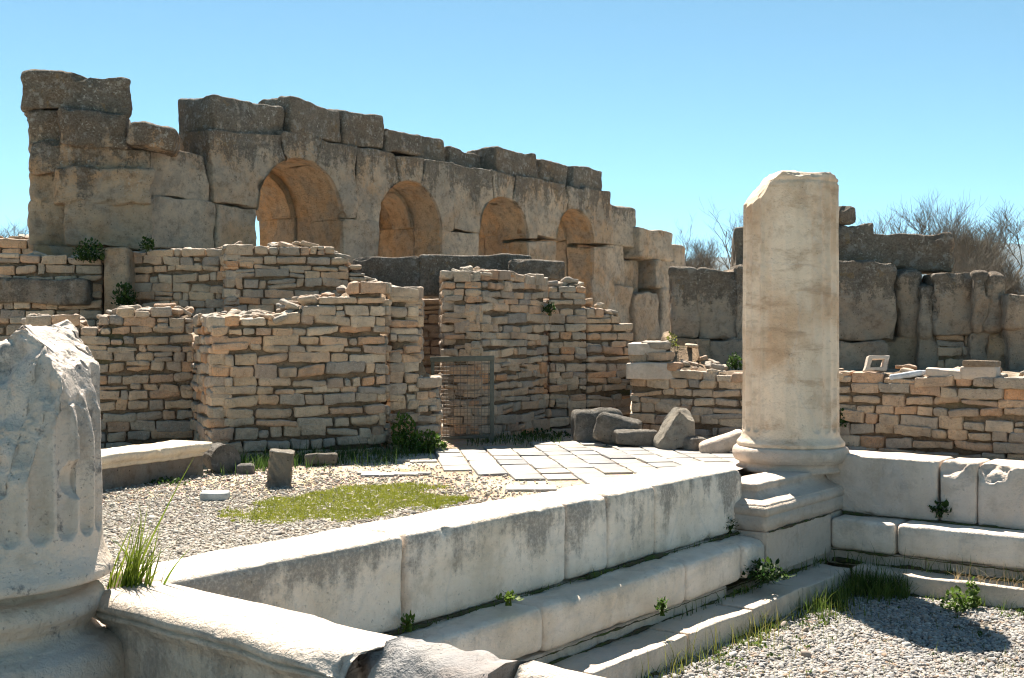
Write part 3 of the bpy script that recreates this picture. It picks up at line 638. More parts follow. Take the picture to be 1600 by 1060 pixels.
# corner tower of the arcade
tt = thing('corner_pier', 'tall corner pier of stacked weathered ashlar blocks left of the arches', 'pier', (*D(140, 16.3), 0))
for i, (a, b, c, d_) in enumerate(((43, 191, 116, 175), (45, 100, 172, 229), (100, 196, 171, 231), (60, 226, 226, 272), (53, 95, 273, 316), (92, 228, 266, 319), (50, 112, 315, 385), (109, 229, 311, 390), (60, 230, 386, 520))):
    V, Fq = pblock(a, b, c, d_, 16.3-.05*(i % 3), 1.5, .33, .045, .042, .075, 3.2, 100+i, .05, chip=14, chip_r=.08); ob('ashlar_block', V, Fq, ASHT, tt)
pthing('upright_block', 'upright reddish ashlar block set between two rubble walls below the corner pier', 'block', 160, 199, 388, 530, 15.3, .7, seed=121, mat=ASHV)
pthing('long_slab', 'long grey slab bedded in the rubble wall at the left edge', 'slab', -40, 132, 434, 474, 15.12, .4, .08, seed=122, mat=SLAB)
bl = [('dark lintel block left of the doorway opening, above the front rubble wall', 552, 656, 402, 463, 16.3), ('long dark stone lintel spanning the doorway above the wire gate', 656, 830, 399, 463, 16.35), ('short dark block at the right end of the stone lintel', 797, 883, 406, 437, 15.9)]
for i, (lb, a, b, c, d_, dd) in enumerate(bl): pthing('stone_lintel', lb, 'lintel', a, b, c, d_, dd, .8, .04, seed=130+i, mat=SLAB)
# ------------------------------------------------------------------ the arcade
AU, AN = 12.826, -14.435
ARC = [(.03, .92, 3.26), (2.68, .85, 3.24), (5.42, .79, 3.27), (7.93, .70, 3.33)]
def carve(t, z, off=0.):
    t = t.copy(); z = z.copy()
    for tc, R, zs in ARC:
        R = R+off; dx = t-tc; lo = (z <= zs) & (np.abs(dx) < R); t[lo] = tc+np.where(dx[lo] < 0, -R, R)
        dz = z-zs; L = np.hypot(dx, dz); hi = (z > zs) & (L < R) & ~lo; k_ = R/np.maximum(L[hi], 1e-3); t[hi] = tc+dx[hi]*k_; z[hi] = zs+dz[hi]*k_
    return t, z
def qb(c4, b0, b1, r=.026, seg=.042, amp=.055, seed=0, off=0., car=True, lump=.02, chip=0):
    """block from four (t, z) corners bl, br, tr, tl; b is depth behind the wall face"""
    c4 = np.array(c4, float); w = (np.linalg.norm(c4[1]-c4[0])+np.linalg.norm(c4[2]-c4[3]))/4; h = (np.linalg.norm(c4[3]-c4[0])+np.linalg.norm(c4[2]-c4[1]))/4
    V, Fq, N = rbox(w, (b1-b0)/2, h, r, seg); p = (V[:, 0]/w+1)/2; q = (V[:, 2]/h+1)/2
    tz = (c4[0]*((1-p)*(1-q))[:, None]+c4[1]*(p*(1-q))[:, None]+c4[2]*(p*q)[:, None]+c4[3]*((1-p)*q)[:, None])
    b = (b0+b1)/2-V[:, 1]; P = np.stack([tz[:, 0], b, tz[:, 1]], 1)
    P = P+np.stack([vn(P*1.6+seed, 3), vn(P*1.6+seed, 4), vn(P*1.6+seed, 5)], 1)*lump
    P = P+np.stack([N[:, 0], -N[:, 1], N[:, 2]], 1)*(fbm(P*3.2+seed*2.3, 5, seed)*amp)[:, None]
    t, z = P[:, 0], P[:, 2]
    if car: t, z = carve(t, z, off+.0); 
    U, Nn = AU+t, AN-P[:, 1]
    if chip: 
        W_ = np.stack([.615*U+.788*Nn, .788*U-.615*Nn, z], 1); NW = np.stack([.615*N[:, 0]+.788*N[:, 1], .788*N[:, 0]-.615*N[:, 1], N[:, 2]], 1)
        return chips(W_, NW, chip, .07, seed), Fq[:, ::-1]
    return np.stack([.615*U+.788*Nn, .788*U-.615*Nn, z], 1), Fq[:, ::-1]
at = thing('ruined_arcade', 'long ruined limestone arcade of four arches with weathered blocks on top', 'arcade', UN(AU+4, AN, 0))
rj = random.Random(21)
def course_block(nm, c4, b0, b1, mat=ASH, **k):
    k.setdefault('chip', 9); V, Fq = qb(c4, b0, b1, **k); o = ob(nm, V, Fq, mat, at)
    o.data.materials.append(ASHV); C_ = V[Fq].mean(1); u = .615*C_[:, 0]+.788*C_[:, 1]-AU; z = C_[:, 2]; hit = np.zeros(len(C_), np.int32)
    dep = AN-(.788*C_[:, 0]-.615*C_[:, 1])
    for tc, R, zs in ARC:
        L = np.where(z > zs, np.hypot(u-tc, z-zs), np.abs(u-tc)); hit |= ((L < R+.03) & (dep > .06)).astype(np.int32)
    o.data.polygons.foreach_set('material_index', hit); return o
def rect(t0, t1, z0, z1, j=.02): return [(t0+.006, z0+.004), (t1-.006, z0+.004+rj.gauss(0, j)), (t1-.006, z1-.004), (t0+.006, z1-.004+rj.gauss(0, j))]
edges = [(-2.95, ARC[0][0]-ARC[0][1])]+[(ARC[i][0]+ARC[i][1], ARC[i+1][0]-ARC[i+1][1]) for i in range(3)]+[(ARC[3][0]+ARC[3][1], 9.55)]
sd_ = 200
for i, (a, b) in enumerate(edges):        # pier courses
    zs = [-.1, .55, 1.15, 1.75, 2.5, 3.28]
    for j in range(5):
        sd_ += 1
        if i == 0:
            cuts = [a, -1.7, b] if j == 4 else [a, -1.95, b]
            for q in range(2): course_block('pier_block', rect(cuts[q], cuts[q+1], zs[j], zs[j+1]), 0-.05*(q == 0)*(j == 3), .72, seed=sd_*2+q, lump=.04)
        else: course_block('pier_block', rect(a, b, zs[j], zs[j+1]), rj.uniform(-.02, .03), .72, seed=sd_)
ZT = 4.55
for i in range(4):                        # spandrels and crown blocks
    tc, R, zs = ARC[i]; sd_ += 1
    k_ = .36*R; zb = zs+.82*R
    course_block('keystone', [(tc-k_*.9, zb), (tc+k_*.9, zb), (tc+k_*1.35, ZT+rj.gauss(0, .03)), (tc-k_*1.35, ZT+rj.gauss(0, .03))], 0+rj.uniform(-.02, .02), .72, seed=sd_)
    if i < 3:
        t2, R2, zs2 = ARC[i+1]; mid = (tc+R+t2-R2)/2+rj.gauss(0, .1); l0, l1 = tc+k_*.9, t2-.36*R2*.9
        u0, u1 = tc+k_*1.35, t2-.36*R2*1.35
        course_block('spandrel_block', [(tc+R*.14, zs+.01), (mid, zs+.01), (mid, ZT), (u0+.01, ZT)], .0, .72, seed=sd_+50)
        course_block('spandrel_block', [(mid+.01, zs2+.01), (t2-R2*.14, zs2+.01), (u1-.01, ZT), (mid+.01, ZT)], .02, .72, seed=sd_+70)
tc, R, zs = ARC[0]; course_block('spandrel_block', [(-1.75, 3.3), (tc-.14*R, zs+.01), (tc-.36*R*1.35-.01, ZT-.05), (-1.85, ZT-.15)], 0, .72, seed=301)
course_block('spandrel_block', [(-2.95, 3.3), (-1.76, 3.3), (-1.86, 4.02), (-2.95, 3.98)], .03, .8, seed=302, lump=.05)
tc, R, zs = ARC[3]; course_block('spandrel_block', [(tc+.14*R, zs+.01), (9.5, 3.34), (9.35, ZT), (tc+.5*R, ZT)], 0, .72, seed=303)
caps = [(-1.72, -.2, 4.36, 5.0, .1), (-.2, .95, 4.56, 5.18, .02), (.95, 2.0, 4.56, 5.16, 0), (2.0, 2.95, 4.56, 5.02, .04), (3.0, 4.3, 4.57, 5.10, .55), (4.3, 5.3, 4.57, 5.02, .5), (5.3, 6.75, 4.5, 5.08, .12), (6.98, 8.0, 4.56, 5.06, .25), (8.0, 9.2, 4.46, 5.02, .1)]
for i, (a, b, z0, z1, o) in enumerate(caps): course_block('cap_block', [(a+.01, z0), (b-.01, z0), (b-.03, z1-.06*(i % 2)), (a+.03, z1)], o, o+.9, seed=320+i, car=False, lump=.05, r=.05)
for i, (a, b, z0, z1, o) in enumerate(((-2.9, -1.95, 4.0, 4.5, .75), (-2.6, -1.8, 3.9, 4.35, 1.4))): course_block('cap_block', [(a, z0), (b, z0), (b, z1), (a, z1-.1)], o, o+.6, seed=340+i, car=False, lump=.06, r=.09)
# the ruined end beyond the fourth arch
tail = [(9.56, 10.4, -.1, 1.2, .1), (9.56, 10.5, 1.2, 2.4, .12), (9.56, 10.45, 2.4, 3.4, .3), (9.5, 10.9, 3.4, 4.32, .25), (10.5, 12.3, -.1, 1.1, .0), (10.5, 11.6, 1.1, 2.3, .05), (11.6, 12.4, 1.1, 2.4, .0), (11.35, 12.4, 2.4, 3.1, .0), (10.5, 11.3, 2.3, 3.1, .45), (10.7, 12.3, 3.1, 3.84, .05), (12.4, 13.1, -.1, 1.5, .1), (12.42, 13.0, 1.5, 2.6, .15), (12.3, 13.05, 2.6, 3.5, .1)]
for i, (a, b, z0, z1, o) in enumerate(tail): course_block('tail_block', rect(a, b, z0, z1), o, o+1.4, seed=360+i, car=False, lump=.05, r=.06)
# vaults behind each arch: rings of voussoirs of slightly different radius
for i, (tc, R, zs) in enumerate(ARC):
    B = Batch(); dep = [(.73, 1.22), (1.23, 1.72), (1.73, 2.3)] if i < 3 else [(.73, 1.25), (1.26, 1.7)]
    lo = (edges[i][0]+edges[i][1])/2 if i else tc-R-.5; hi = (edges[i+1][0]+edges[i+1][1])/2
    for j, (b0, b1) in enumerate(dep):
        off = rj.choice((-.07, -.03, .03, .08))
        for q, c4 in enumerate(([(lo, -.1), (tc-R, -.1), (tc-R, 2.2), (lo, 2.2)], [(lo, 2.21), (tc-R, 2.21), (tc-R, zs-.1), (lo, zs-.1)], [(tc+R, -.1), (hi, -.1), (hi, 2.55), (tc+R, 2.55)], [(tc+R, 2.56), (hi, 2.56), (hi, zs+.1), (tc+R, zs+.1)],
                        [(lo, zs-.09), (tc-.2*R, zs-.09), (tc-.5*R, 4.5), (lo, 4.5)], [(tc+.2*R, zs+.05), (hi, zs+.11), (hi, 4.5), (tc+.5*R, 4.5)], [(tc-.5*R, zs+.7*R), (tc+.5*R, zs+.7*R), (tc+.5*R, 4.55), (tc-.5*R, 4.55)])):
            s_ = 400+i*40+j*9+q; V, Fq = qb(c4, b0, b1, r=.045, seg=.07, amp=.03, seed=s_, off=off+rj.uniform(-.035, .035)); B.add(V, Fq)
    V, Fq = B.get(); ob('vault', V, Fq, ASHV, at)
# a boulder lying on the low stretch of the wall
def rock(c, half, ang, seed, mat, amp=.05, freq=3.5, seg=.04, tilt=(0, 0), r=None, lump=.03):
    r = r or min(half)*.5
    return block(c, half, euler(tilt[0], tilt[1], ang), r, seg, amp, freq, seed, lump)
def rthing(name, label, cat, px, py, d, half, ang, seed, mat=ROCK, sink=.02, mod=None, group=None, **k):
    """py is the foot of the stone in the photo"""
    x, y = D(px, d); z = ZP(py, d); V, Fq = rock((x, y, z+half[2]-sink), half, ang, seed, mat, **k)
    if mod: V = mod(V)
    return tag(ob(name, V, Fq, mat), label, cat, group)
rthing('boulder', 'rounded dark boulder lying on the low wall top between corner pier and arches', 'boulder', 238, 236, 16.5, (.34, .3, .17), .2, 500, ASHT, lump=.06, tilt=(0, .12))

# ------------------------------------------------------------------ ashlar wall behind, right
wt = thing('ashlar_wall', 'dark weathered ashlar wall of big upright blocks behind the tall column', 'wall', (*D(1330, 15.5), .5))
wb = [(1049, 1090, 420, 528, 16.4), (1090, 1162, 419, 530, 16.35), (1150, 1235, 416, 530, 16.2), (1232, 1312, 414, 530, 16.0), (1304, 1402, 411, 533, 15.7), (1152, 1240, 356, 418, 16.7), (1236, 1362, 350, 412, 16.3), (1360, 1485, 364, 424, 16.2),
      (1403, 1446, 418, 532, 15.9), (1440, 1466, 441, 530, 15.7), (1462, 1523, 428, 522, 15.6), (1521, 1545, 424, 522, 15.4), (1540, 1572, 426, 520, 15.35), (1574, 1640, 461, 512, 15.1),
      (1306, 1388, 533, 640, 15.6), (1040, 1110, 526, 640, 16.25), (1105, 1235, 529, 640, 16.2), (1230, 1310, 530, 640, 16.0), (1384, 1440, 528, 640, 16.0), (1436, 1468, 526, 640, 15.8), (1516, 1546, 520, 640, 15.5), (1544, 1580, 519, 640, 15.4), (1578, 1650, 510, 640, 15.2)]
for i, (a, b, c, d_, dd) in enumerate(wb):
    V, Fq = pblock(a, b, c, d_, dd, .9, -.12, .035 if i not in (8, 9, 11, 12) else .11, .04, .07, 3.6, 600+i, .03, 16, .08)
    if i == 10: V = scoop(V, (*D(1490, 15.3), ZP(510, 15.4)), .36, .03, 3)
    ob('ashlar_block', V, Fq, ASHR if i < 14 else ASHV if i % 3 == 0 else ASHR, wt)
for i, (a, b, c, d_) in enumerate(((1336-27, 1338, 323, 350),)):
    V, Fq = pblock(a, b, c, d_, 16.2, .5, .1, .08, .05, .04, 3, 640, .04); ob('ashlar_block', V, Fq, ASHR, wt)
rubble_wall('small niche filling of squared pale stones in the dark ashlar wall', [D(1464, 15.75), D(1520, 15.7)], [(1400, 522), (1600, 522)], seed=24, loose=0, course=(.12, .2), wid=(.2, .4), thick=.4)
k = M('rubble_bank_earth'); n_ = k.noise(3, 5); k.bump([(n_, .06), (k.noise(20, 4), .03)]); BANK = k.done(k.mix(k.mr(n_, .35, .65), (.17, .13, .09), (.36, .30, .24)))
def bank(name, pts, z0, z1, seed):
    """sloping earth between the low wall (near edge) and the ashlar wall (far edge)"""
    m, q = 60, 14; V = []
    for i in range(m):
        f = i/(m-1); a = np.array(pts[0])*(1-f)+np.array(pts[1])*f; b = np.array(pts[2])*(1-f)+np.array(pts[3])*f
        for j in range(q): g = j/(q-1); p = a*(1-g)+b*g; V.append((p[0], p[1], z0+(z1-z0)*g))
    V = np.array(V); V[:, 2] += fbm(V*2.5, 4, seed)*.07
    return tag(ob(name, V, grid_faces(m, q), BANK), kind='structure')
bank('earth_bank', [D(985, 15.2), tuple(P0+vv*6.6+np.array([.3, .45])), D(990, 16.9), D(1700, 15.6)], .74, .80, 4)
bank('earth_fill', [D(60, 13.4), D(640, 13.3), D(60, 15.6), D(640, 16)], 1.2, 1.35, 5)

# ------------------------------------------------------------------ loose stones
rthing('fallen_block', 'dark grey fallen block against the wall, left one behind the tilted block', 'block', 932, 688, 13.6, (.30, .22, .19), .1, 520, ROCK, amp=.04)
rthing('fallen_block', 'tilted dark grey block leaning in front of another at the paving edge', 'block', 968, 692, 13.2, (.26, .18, .16), -.25, 521, ROCK, tilt=(0, .22), amp=.04)
rthing('low_stone', 'low flat stone with grass on it at the paving edge', 'stone', 990, 694, 12.9, (.24, .15, .08), .1, 522, ROCK, amp=.04)
def white_mod(V): c = V.mean(0); V = cut(V, c+np.array([-.03, 0, .08]), (-.75, -.15, .5), .03, 6, 3); V = cut(V, c+np.array([.10, 0, .18]), (.45, -.35, .75), .03, 6, 4); return cut(V, c+np.array([-.02, -.10, 0]), (-.35, -.9, .15), .03, 5, 8)
rthing('pale_boulder', 'jagged pale boulder standing upright by the wall behind the paving', 'boulder', 1052, 697, 12.6, (.19, .16, .22), .15, 523, mat_ashlar('pale_boulder_stone', 1, 3, (.42, .40, .36), (.45, .40, .33), .2), mod=white_mod, amp=.04, r=.03, seg=.025)
rthing('small_stone', 'small grey stone with yellow green grass, right of the pale boulder', 'stone', 1088, 701, 12.4, (.11, .09, .075), .3, 524, ROCK, amp=.03)
rthing('marble_fragment', 'sloping smooth marble fragment lying against the foot of the tall column', 'fragment', 1128, 702, 12.2, (.27, .11, .085), .1, 525, PED, tilt=(0, -.35), amp=.02, r=.07)
def drum():
    x, y = D(345, 10.6); R = .135; kth, m = 72, 12; th = np.arange(kth)*2*math.pi/kth; V = []
    for j in range(m):
        for t in th:
            rr = R*(1-.05*abs(math.sin(t*10))*(.0 if j in (0, m-1) else 1)); V.append((rr*math.cos(t), -.17+.34*j/(m-1), rr*math.sin(t)))
    for s in (.8, .4):
        for t in th: V.append((R*s*math.cos(t), .175, R*s*math.sin(t)))
    V = np.array(V); F1 = grid_faces(m, kth, True); e = len(V)
    cap0 = np.stack([np.arange(kth), (np.arange(kth)+1) % kth, np.full(kth, e)], 1); F2 = grid_faces(2, kth, True)+m*kth
    V = np.concatenate([V, [(0, -.18, 0), (0, .18, 0)]]); b = (m+1)*kth; cap1 = np.stack([b+(np.arange(kth)+1) % kth, b+np.arange(kth), np.full(kth, e+1)], 1)
    j1 = (m-1)*kth; F3 = np.stack([j1+np.arange(kth), j1+(np.arange(kth)+1) % kth, m*kth+(np.arange(kth)+1) % kth, m*kth+np.arange(kth)], 1)
    V = V+np.stack([fbm(V*9, 3, 1), fbm(V*9, 3, 2), fbm(V*9, 3, 3)], 1)*.012
    V = V @ euler(0, 0, .5).T+np.array([x, y, R-.01]); return V, [np.concatenate([F1, F3, F2]), np.concatenate([cap0, cap1])]
V, Fq = drum(); tag(ob('column_drum', V, Fq, ROCK), 'short dark ribbed column drum lying on its side beside the marble bench', 'drum')
rthing('small_block', 'small dark block in the shade right of the ribbed drum', 'block', 383, 748, 10.5, (.085, .08, .065), .2, 526, ROCK, amp=.02)
def stub():
    x, y = D(438, 9.55); V, Fq, N = rbox(.105, .09, .155, .02, .012); g = V[:, 0]*.9+V[:, 2]*.75+V[:, 1]*.5
    side = (np.abs(N[:, 2]) < .5)
    V = V+N*(np.abs(np.sin(g*44))*-.03*side)[:, None]*ss(-.15, -.09, V[:, 2])[:, None]
    V = V+N*(fbm(V*14, 3, 3)*.008)[:, None]; V = V @ euler(.04, .10, .15).T
    return V+np.array([x, y, .145]), Fq
V, Fq = stub(); tag(ob('fluted_fragment', V, Fq, mat_ashlar('fluted_fragment_stone', 2, 3, (.42, .38, .32), (.38, .35, .31), .2)), 'upright broken fragment with slanting flutes standing in the gravel', 'fragment')
rthing('grey_stone', 'small flat bluish grey stone lying in the gravel left of the grass patch', 'stone', 333, 783, 8.72, (.11, .07, .035), .1, 527, mat_plain('blue_grey_stone', (.36, .38, .38), .25), amp=.015, r=.02)
rthing('grey_stone', 'dark half buried stones in weeds below the front rubble wall', 'stone', 500, 726, 11.1, (.15, .10, .05), .1, 528, ROCK, amp=.05)
# marble bench: moulded slab on a dark block
bt = thing('marble_bench', 'moulded marble slab on a dark stone block, forming a bench beside the stump', 'bench', (*D(245, 9.9), 0))
pA, pB = np.array(D(120, 9.0)), np.array(D(322, 10.35)); dv = (pB-pA)/np.linalg.norm(pB-pA); ang = math.atan2(dv[1], dv[0]); L = np.linalg.norm(pB-pA)
nv = np.array([-dv[1], dv[0]]); c = (pA+pB)/2+nv*.22
V, Fq = block((c[0], c[1], .075), (L/2, .2, .105), rotz(ang), .025, .04, .018, 7, 530, .01); ob('base_block', V, Fq, SLAB, bt)
def slab_moulded():
    pr = [(-.20, .172), (.20, .172), (.21, .185), (.205, .20), (.225, .215), (.245, .235), (.25, .255), (.25, .285), (.235, .292), (.1, .294), (-.1, .292), (-.2, .29), (-.205, .27)]
    s = np.linspace(-L/2-.05, L/2+.06, 60); V = []
    for q in s:
        e = 1-.0*abs(q)
        for w, z in pr: V.append((q, -w, z))
    V = np.array(V); k_ = len(pr); m = len(s)
    endf = ss(L/2-.06, L/2+.06, V[:, 0]); V[:, 0] -= endf*(.294-V[:, 2])*.7      # undercut moulded end
    V = V+np.stack([fbm(V*8, 3, 1), fbm(V*8, 3, 2), fbm(V*8, 3, 3)*1.2], 1)*.010; V[:, 1] += ss(.2, .29, V[:, 2])*(V[:, 1] < -.2)*np.maximum(0, fbm(V*7, 3, 8)-.15)*.15
    i = np.arange(k_); n0 = len(V); V = np.concatenate([V, [V[:k_].mean(0), V[-k_:].mean(0)]]); e0 = (m-1)*k_
    Fq = [grid_faces(m, k_, True)[:, ::-1], np.concatenate([np.stack([i, (i+1) % k_, np.full(k_, n0)], 1)[:, ::-1], np.stack([e0+i, np.full(k_, n0+1), e0+(i+1) % k_], 1)[:, ::-1]])]
    return V @ rotz(ang).T+np.array([c[0], c[1], 0]), Fq
V, Fq = slab_moulded(); ob('moulded_slab', V, Fq, mat_marble('bench_marble', 0, .3, .2, (.72, .62, .48), (.58, .44, .28), .5), bt)
# stones lying on the low wall at the right
def wallpt(px): x = (px-800)/F; t = (x*P0[1]-P0[0])/(.788+.615*x); return P0[1]-.615*t
def frame_stone():
    yy = wallpt(1366)+.08; x, y = D(1366, yy); B = Batch(); z = ZP(580, yy)
    for cx, cz, hx, hz in ((-.10, .08, .028, .085), (.10, .08, .028, .085), (0, .148, .128, .022), (0, .018, .128, .02)):
        V, Fq, N = rbox(hx, .035, hz, .01, .03); V = V+np.array([cx, 0, cz]); V[:, 0] += V[:, 2]*.42; B.add(V, Fq, N)
    V, Fq = B.get(.01, 14); V = V @ euler(-.25, 0, .2).T; return V+np.array([x, y, z]), Fq
V, Fq = frame_stone(); tag(ob('pierced_stone', V, Fq, PED), 'small white stone pierced by a square hole, leaning on the low wall', 'pierced stone')
for px, h, tl, lb in ((1480, (.20, .14, .045), .06, 'flat curved pale slab lying on the low wall left of the block'), (1531, (.17, .14, .06), 0, 'pale squared block on the low wall near the right edge'), (1420, (.17, .12, .03), -.2, 'bluish broken slab lying on rubble beside the pierced white stone')):
    d = wallpt(px)+.12; rthing('loose_slab', lb, 'slab', px, 587, d, h, -.6, int(px), PED if px != 1420 else mat_plain('blue_slab', (.42, .46, .52), .25), tilt=(0, tl), amp=.025, r=.025)
rthing('loose_slab', 'thin dark slab lying on top of the pale squared block', 'slab', 1534, 570, wallpt(1534)+.1, (.16, .13, .03), -.6, 541, SLAB, amp=.012, r=.012)
rthing('marble_block', 'long pale marble block bedded in the low wall left of the tall column', 'block', 1021, 593, 14.42, (.31, .2, .10), -.3, 542, PED, amp=.015, r=.02, sink=0)
rthing('marble_block', 'smaller pale marble block on the wall step above the long one', 'block', 1014, 557, 14.55, (.24, .2, .075), -.3, 543, PED, amp=.02, r=.02, sink=0)
# ------------------------------------------------------------------ wire gate
GM = mat_plain('gate_metal', (.10, .105, .09), .15, 20, .6); GW = mat_plain('gate_wire', (.22, .19, .16), .15, 20, .6)
gx0, gx1, gy = (676-800)/F*13.45, (768.5-800)/F*13.45, 13.45; gz0, gz1 = .05, ZP(562, 13.45)
gt = thing('wire_gate', 'low metal gate of wire mesh in a grey frame across the doorway', 'gate', ((gx0+gx1)/2, gy, 0))
B = Batch()
for a, b, r_ in (((gx0, gy, gz1), (gx1, gy, gz1+.015), .030), ((gx1, gy, gz1+.02), (gx1, gy, -.05), .026), ((gx0, gy, gz1), (gx0, gy, -.05), .02), ((gx0, gy, gz0), (gx1, gy, gz0+.03), .018)):
    a, b = np.array(a), np.array(b); h = (b-a)/2; L_ = np.linalg.norm(h); hv = abs(h[2]) > abs(h[0])
    V, Fq, N = rbox(*( (r_, r_*.8, L_) if hv else (L_+r_, r_*.8, r_)), .004, .3, False)
    if not hv: V = V @ euler(0, -math.atan2(h[2], h[0]), 0).T
    B.add(V+(a+b)/2, Fq, N)
V, Fq = B.get(); ob('frame', V, Fq, GM, gt, smooth=False)
B = Batch()
for i in range(1, 17): x = gx0+(gx1-gx0)*i/17; V, Fq = tube([(x, gy+.004, gz0), (x, gy+.004, gz1)], [.003]*2, 4); B.add(V, Fq)
for i in range(1, 21): z = gz0+(gz1-gz0)*i/21; V, Fq = tube([(gx0, gy-.002, z), (gx1, gy-.002, z)], [.003]*2, 4); B.add(V, Fq)
V, Fq = B.get(); ob('wire_mesh', V, Fq, GW, gt)
# ------------------------------------------------------------------ plants
GRASS = mat_leaf('grass_blades', (.055, .11, .018), (.15, .22, .035)); LEAF = mat_leaf('weed_leaves', (.02, .05, .012), (.07, .12, .025)); YEL = mat_leaf('yellow_grass', (.14, .16, .03), (.26, .25, .07)); DRY = mat_leaf('dry_straw', (.30, .22, .12), (.42, .34, .2))
LIVE = mat_leaf('bright_grass', (.085, .14, .014), (.19, .23, .03))
def blades(P, h, w, lean=.5, seed=0, segs=3):
    r = np.random.default_rng(seed); n = len(P); h = np.asarray(h)*np.exp(r.normal(0, .3, n)); a = r.uniform(0, 6.28, n); l = np.abs(r.normal(0, lean, n)); w = np.asarray(w)*np.ones(n)
    Dx = np.stack([np.cos(a), np.sin(a), 0*a], 1); f = r.uniform(0, 6.28, n); Wd = np.stack([np.cos(f), np.sin(f), 0*f], 1); V = []
    for s in range(segs+1):
        q = s/segs; c = P+Dx*(h*l*q**2)[:, None]+np.array([0, 0, 1])*(h*q*(1-.25*l*q))[:, None]; ww = w*(1-q**1.5*.95)
        V += [c-Wd*ww[:, None], c+Wd*ww[:, None]]
    V = np.stack(V, 1); k_ = 2*(segs+1); Fq = np.array([[2*s, 2*s+1, 2*s+3, 2*s+2] for s in range(segs)])
    return V.reshape(-1, 3), (Fq[None]+(np.arange(n)*k_)[:, None, None]).reshape(-1, 4)
def leaves(P, size, seed=0, up=.6):
    r = np.random.default_rng(seed); n = len(P); a = r.uniform(0, 6.28, n); e = r.normal(up, .5, n); s = size*np.exp(r.normal(0, .3, n))
    Dv = np.stack([np.cos(a)*np.cos(e), np.sin(a)*np.cos(e), np.sin(e)], 1); Sd = np.stack([-np.sin(a), np.cos(a), 0*a], 1); Up = np.cross(Dv, Sd)
    pts = [(0, 0, 0), (.35, .28, .05), (.35, -.28, .05), (.7, .24, .04), (.7, -.24, .04), (1, 0, -.06)]
    V = np.stack([P+(Dv*x+Sd*y-Up*z)*s[:, None] for x, y, z in pts], 1)
    Fq = np.array([[0, 2, 4, 3], [0, 3, 1, 1], [3, 4, 5, 5]]); Fq = np.array([[0, 2, 1, 1], [1, 2, 4, 3], [3, 4, 5, 5]])
    T3 = np.array([[0, 2, 1], [1, 2, 4], [1, 4, 3], [3, 4, 5]])
    return V.reshape(-1, 3), (T3[None]+(np.arange(n)*6)[:, None, None]).reshape(-1, 3)
def clump(c, n, rad, seed, flat=1.): r = np.random.default_rng(seed); q = r.normal(0, 1, (n, 3)); q /= np.linalg.norm(q, axis=1)[:, None]; q *= (r.random(n)**.45)[:, None]*rad; q[:, 2] = np.abs(q[:, 2])*flat; return np.array(c)+q
# the tuft beside the stump
c = np.array([(203-800)/F*4.62, 4.62, .235]); r1 = np.random.default_rng(3); Pq = c+np.stack([r1.normal(0, .035, 75), r1.normal(0, .03, 75), 0*np.zeros(75)], 1)
V1_, F1_ = blades(Pq, .20, .0045, .42, 4, 5); V2_, F2_ = blades(Pq[:16]+np.array([.01, 0, 0]), .25, .0055, .34, 9, 6)
V1_[:, 0] += .25*(V1_[:, 2]-.235); V2_[:, 0] += .42*(V2_[:, 2]-.235)
tag(ob('grass_tuft', np.concatenate([V1_, V2_]), np.concatenate([F1_, F2_+len(V1_)]), LIVE), 'bright green tuft of long grass at the foot of the fluted stump', 'grass tuft')
def weed(label, px, py, d, h, rad, n, seed, mat=LEAF, size=.035, cat='weed', name='weed', fl=1.6):
    x, y = D(px, d); z = ZP(py, d); P1 = clump((x, y, z), n, rad, seed, h/rad); V, Fq = leaves(P1, size, seed); t = thing(name, label, cat, (x, y, z))
    ob('leaves', V, Fq, mat, t); B = Batch(); r = random.Random(seed)
    for i in range(9):
        p = P1[r.randrange(n)]; V, Fq = tube([(x+r.gauss(0, rad*.2), y, z-.03), ((x+p[0])/2, (y+p[1])/2, (z+p[2])/2+.02), p], [.004, .003, .002], 4); B.add(V, Fq)
    V, Fq = B.get(); ob('stem', V, Fq, mat, t); return t
weed('dark leafy bush growing at the foot of the reddish upright block', 195, 478, 15.0, .30, .16, 420, 1, size=.05, name='bush', cat='bush')
weed('dark leafy weeds on the ledge under the corner pier', 140, 408, 15.3, .28, .24, 400, 2, size=.05, name='bush', cat='bush')
weed('small dark weed rooted between corner pier and first arch wall', 231, 390, 15.3, .16, .12, 160, 3, size=.04)
weed('tall green weed climbing the wall left of the wire gate', 630, 700, 12.3, .40, .15, 420, 4, mat=GRASS, size=.045)
weed('bright green leafy weed at the foot of the stub wall by the gate', 666, 703, 12.3, .20, .22, 420, 5, mat=GRASS, size=.045)
weed('small green weed on the wall of the stepped ruin right of the gate', 858, 490, 15.0, .16, .09, 110, 6, size=.04)
weed('dark weeds growing low along the wall right of the gate', 850, 690, 14.3, .14, .4, 500, 7, size=.04)
weed('yellow green weed on the wall end left of the tall column', 1049, 552, 14.6, .26, .11, 170, 8, mat=YEL, size=.04)
weed('dark green bush on the low wall just left of the tall column', 1150, 578, 14.5, .2, .13, 260, 9, size=.04, name='bush', cat='bush')
weed('dark plant growing on the low wall just right of the tall column', 1318, 668, 12.85, .22, .13, 260, 10, size=.04)
weed('low leafy weed at the joint of the right parapet', 1468, 803, 9.15, .09, .08, 120, 11, size=.03)
weed('bushy green weed in the pebbles by the right kerb', 1497, 955, 8.35, .16, .13, 260, 12, mat=GRASS, size=.03)
weed('upright green leafy weed right of the bushy one by the kerb', 1519, 950, 8.42, .24, .06, 200, 13, mat=GRASS, size=.03)
weed('leafy weed at the joint where the long parapet meets its step', 795, 938, 6.15, .04, .06, 60, 14, mat=GRASS, size=.026)
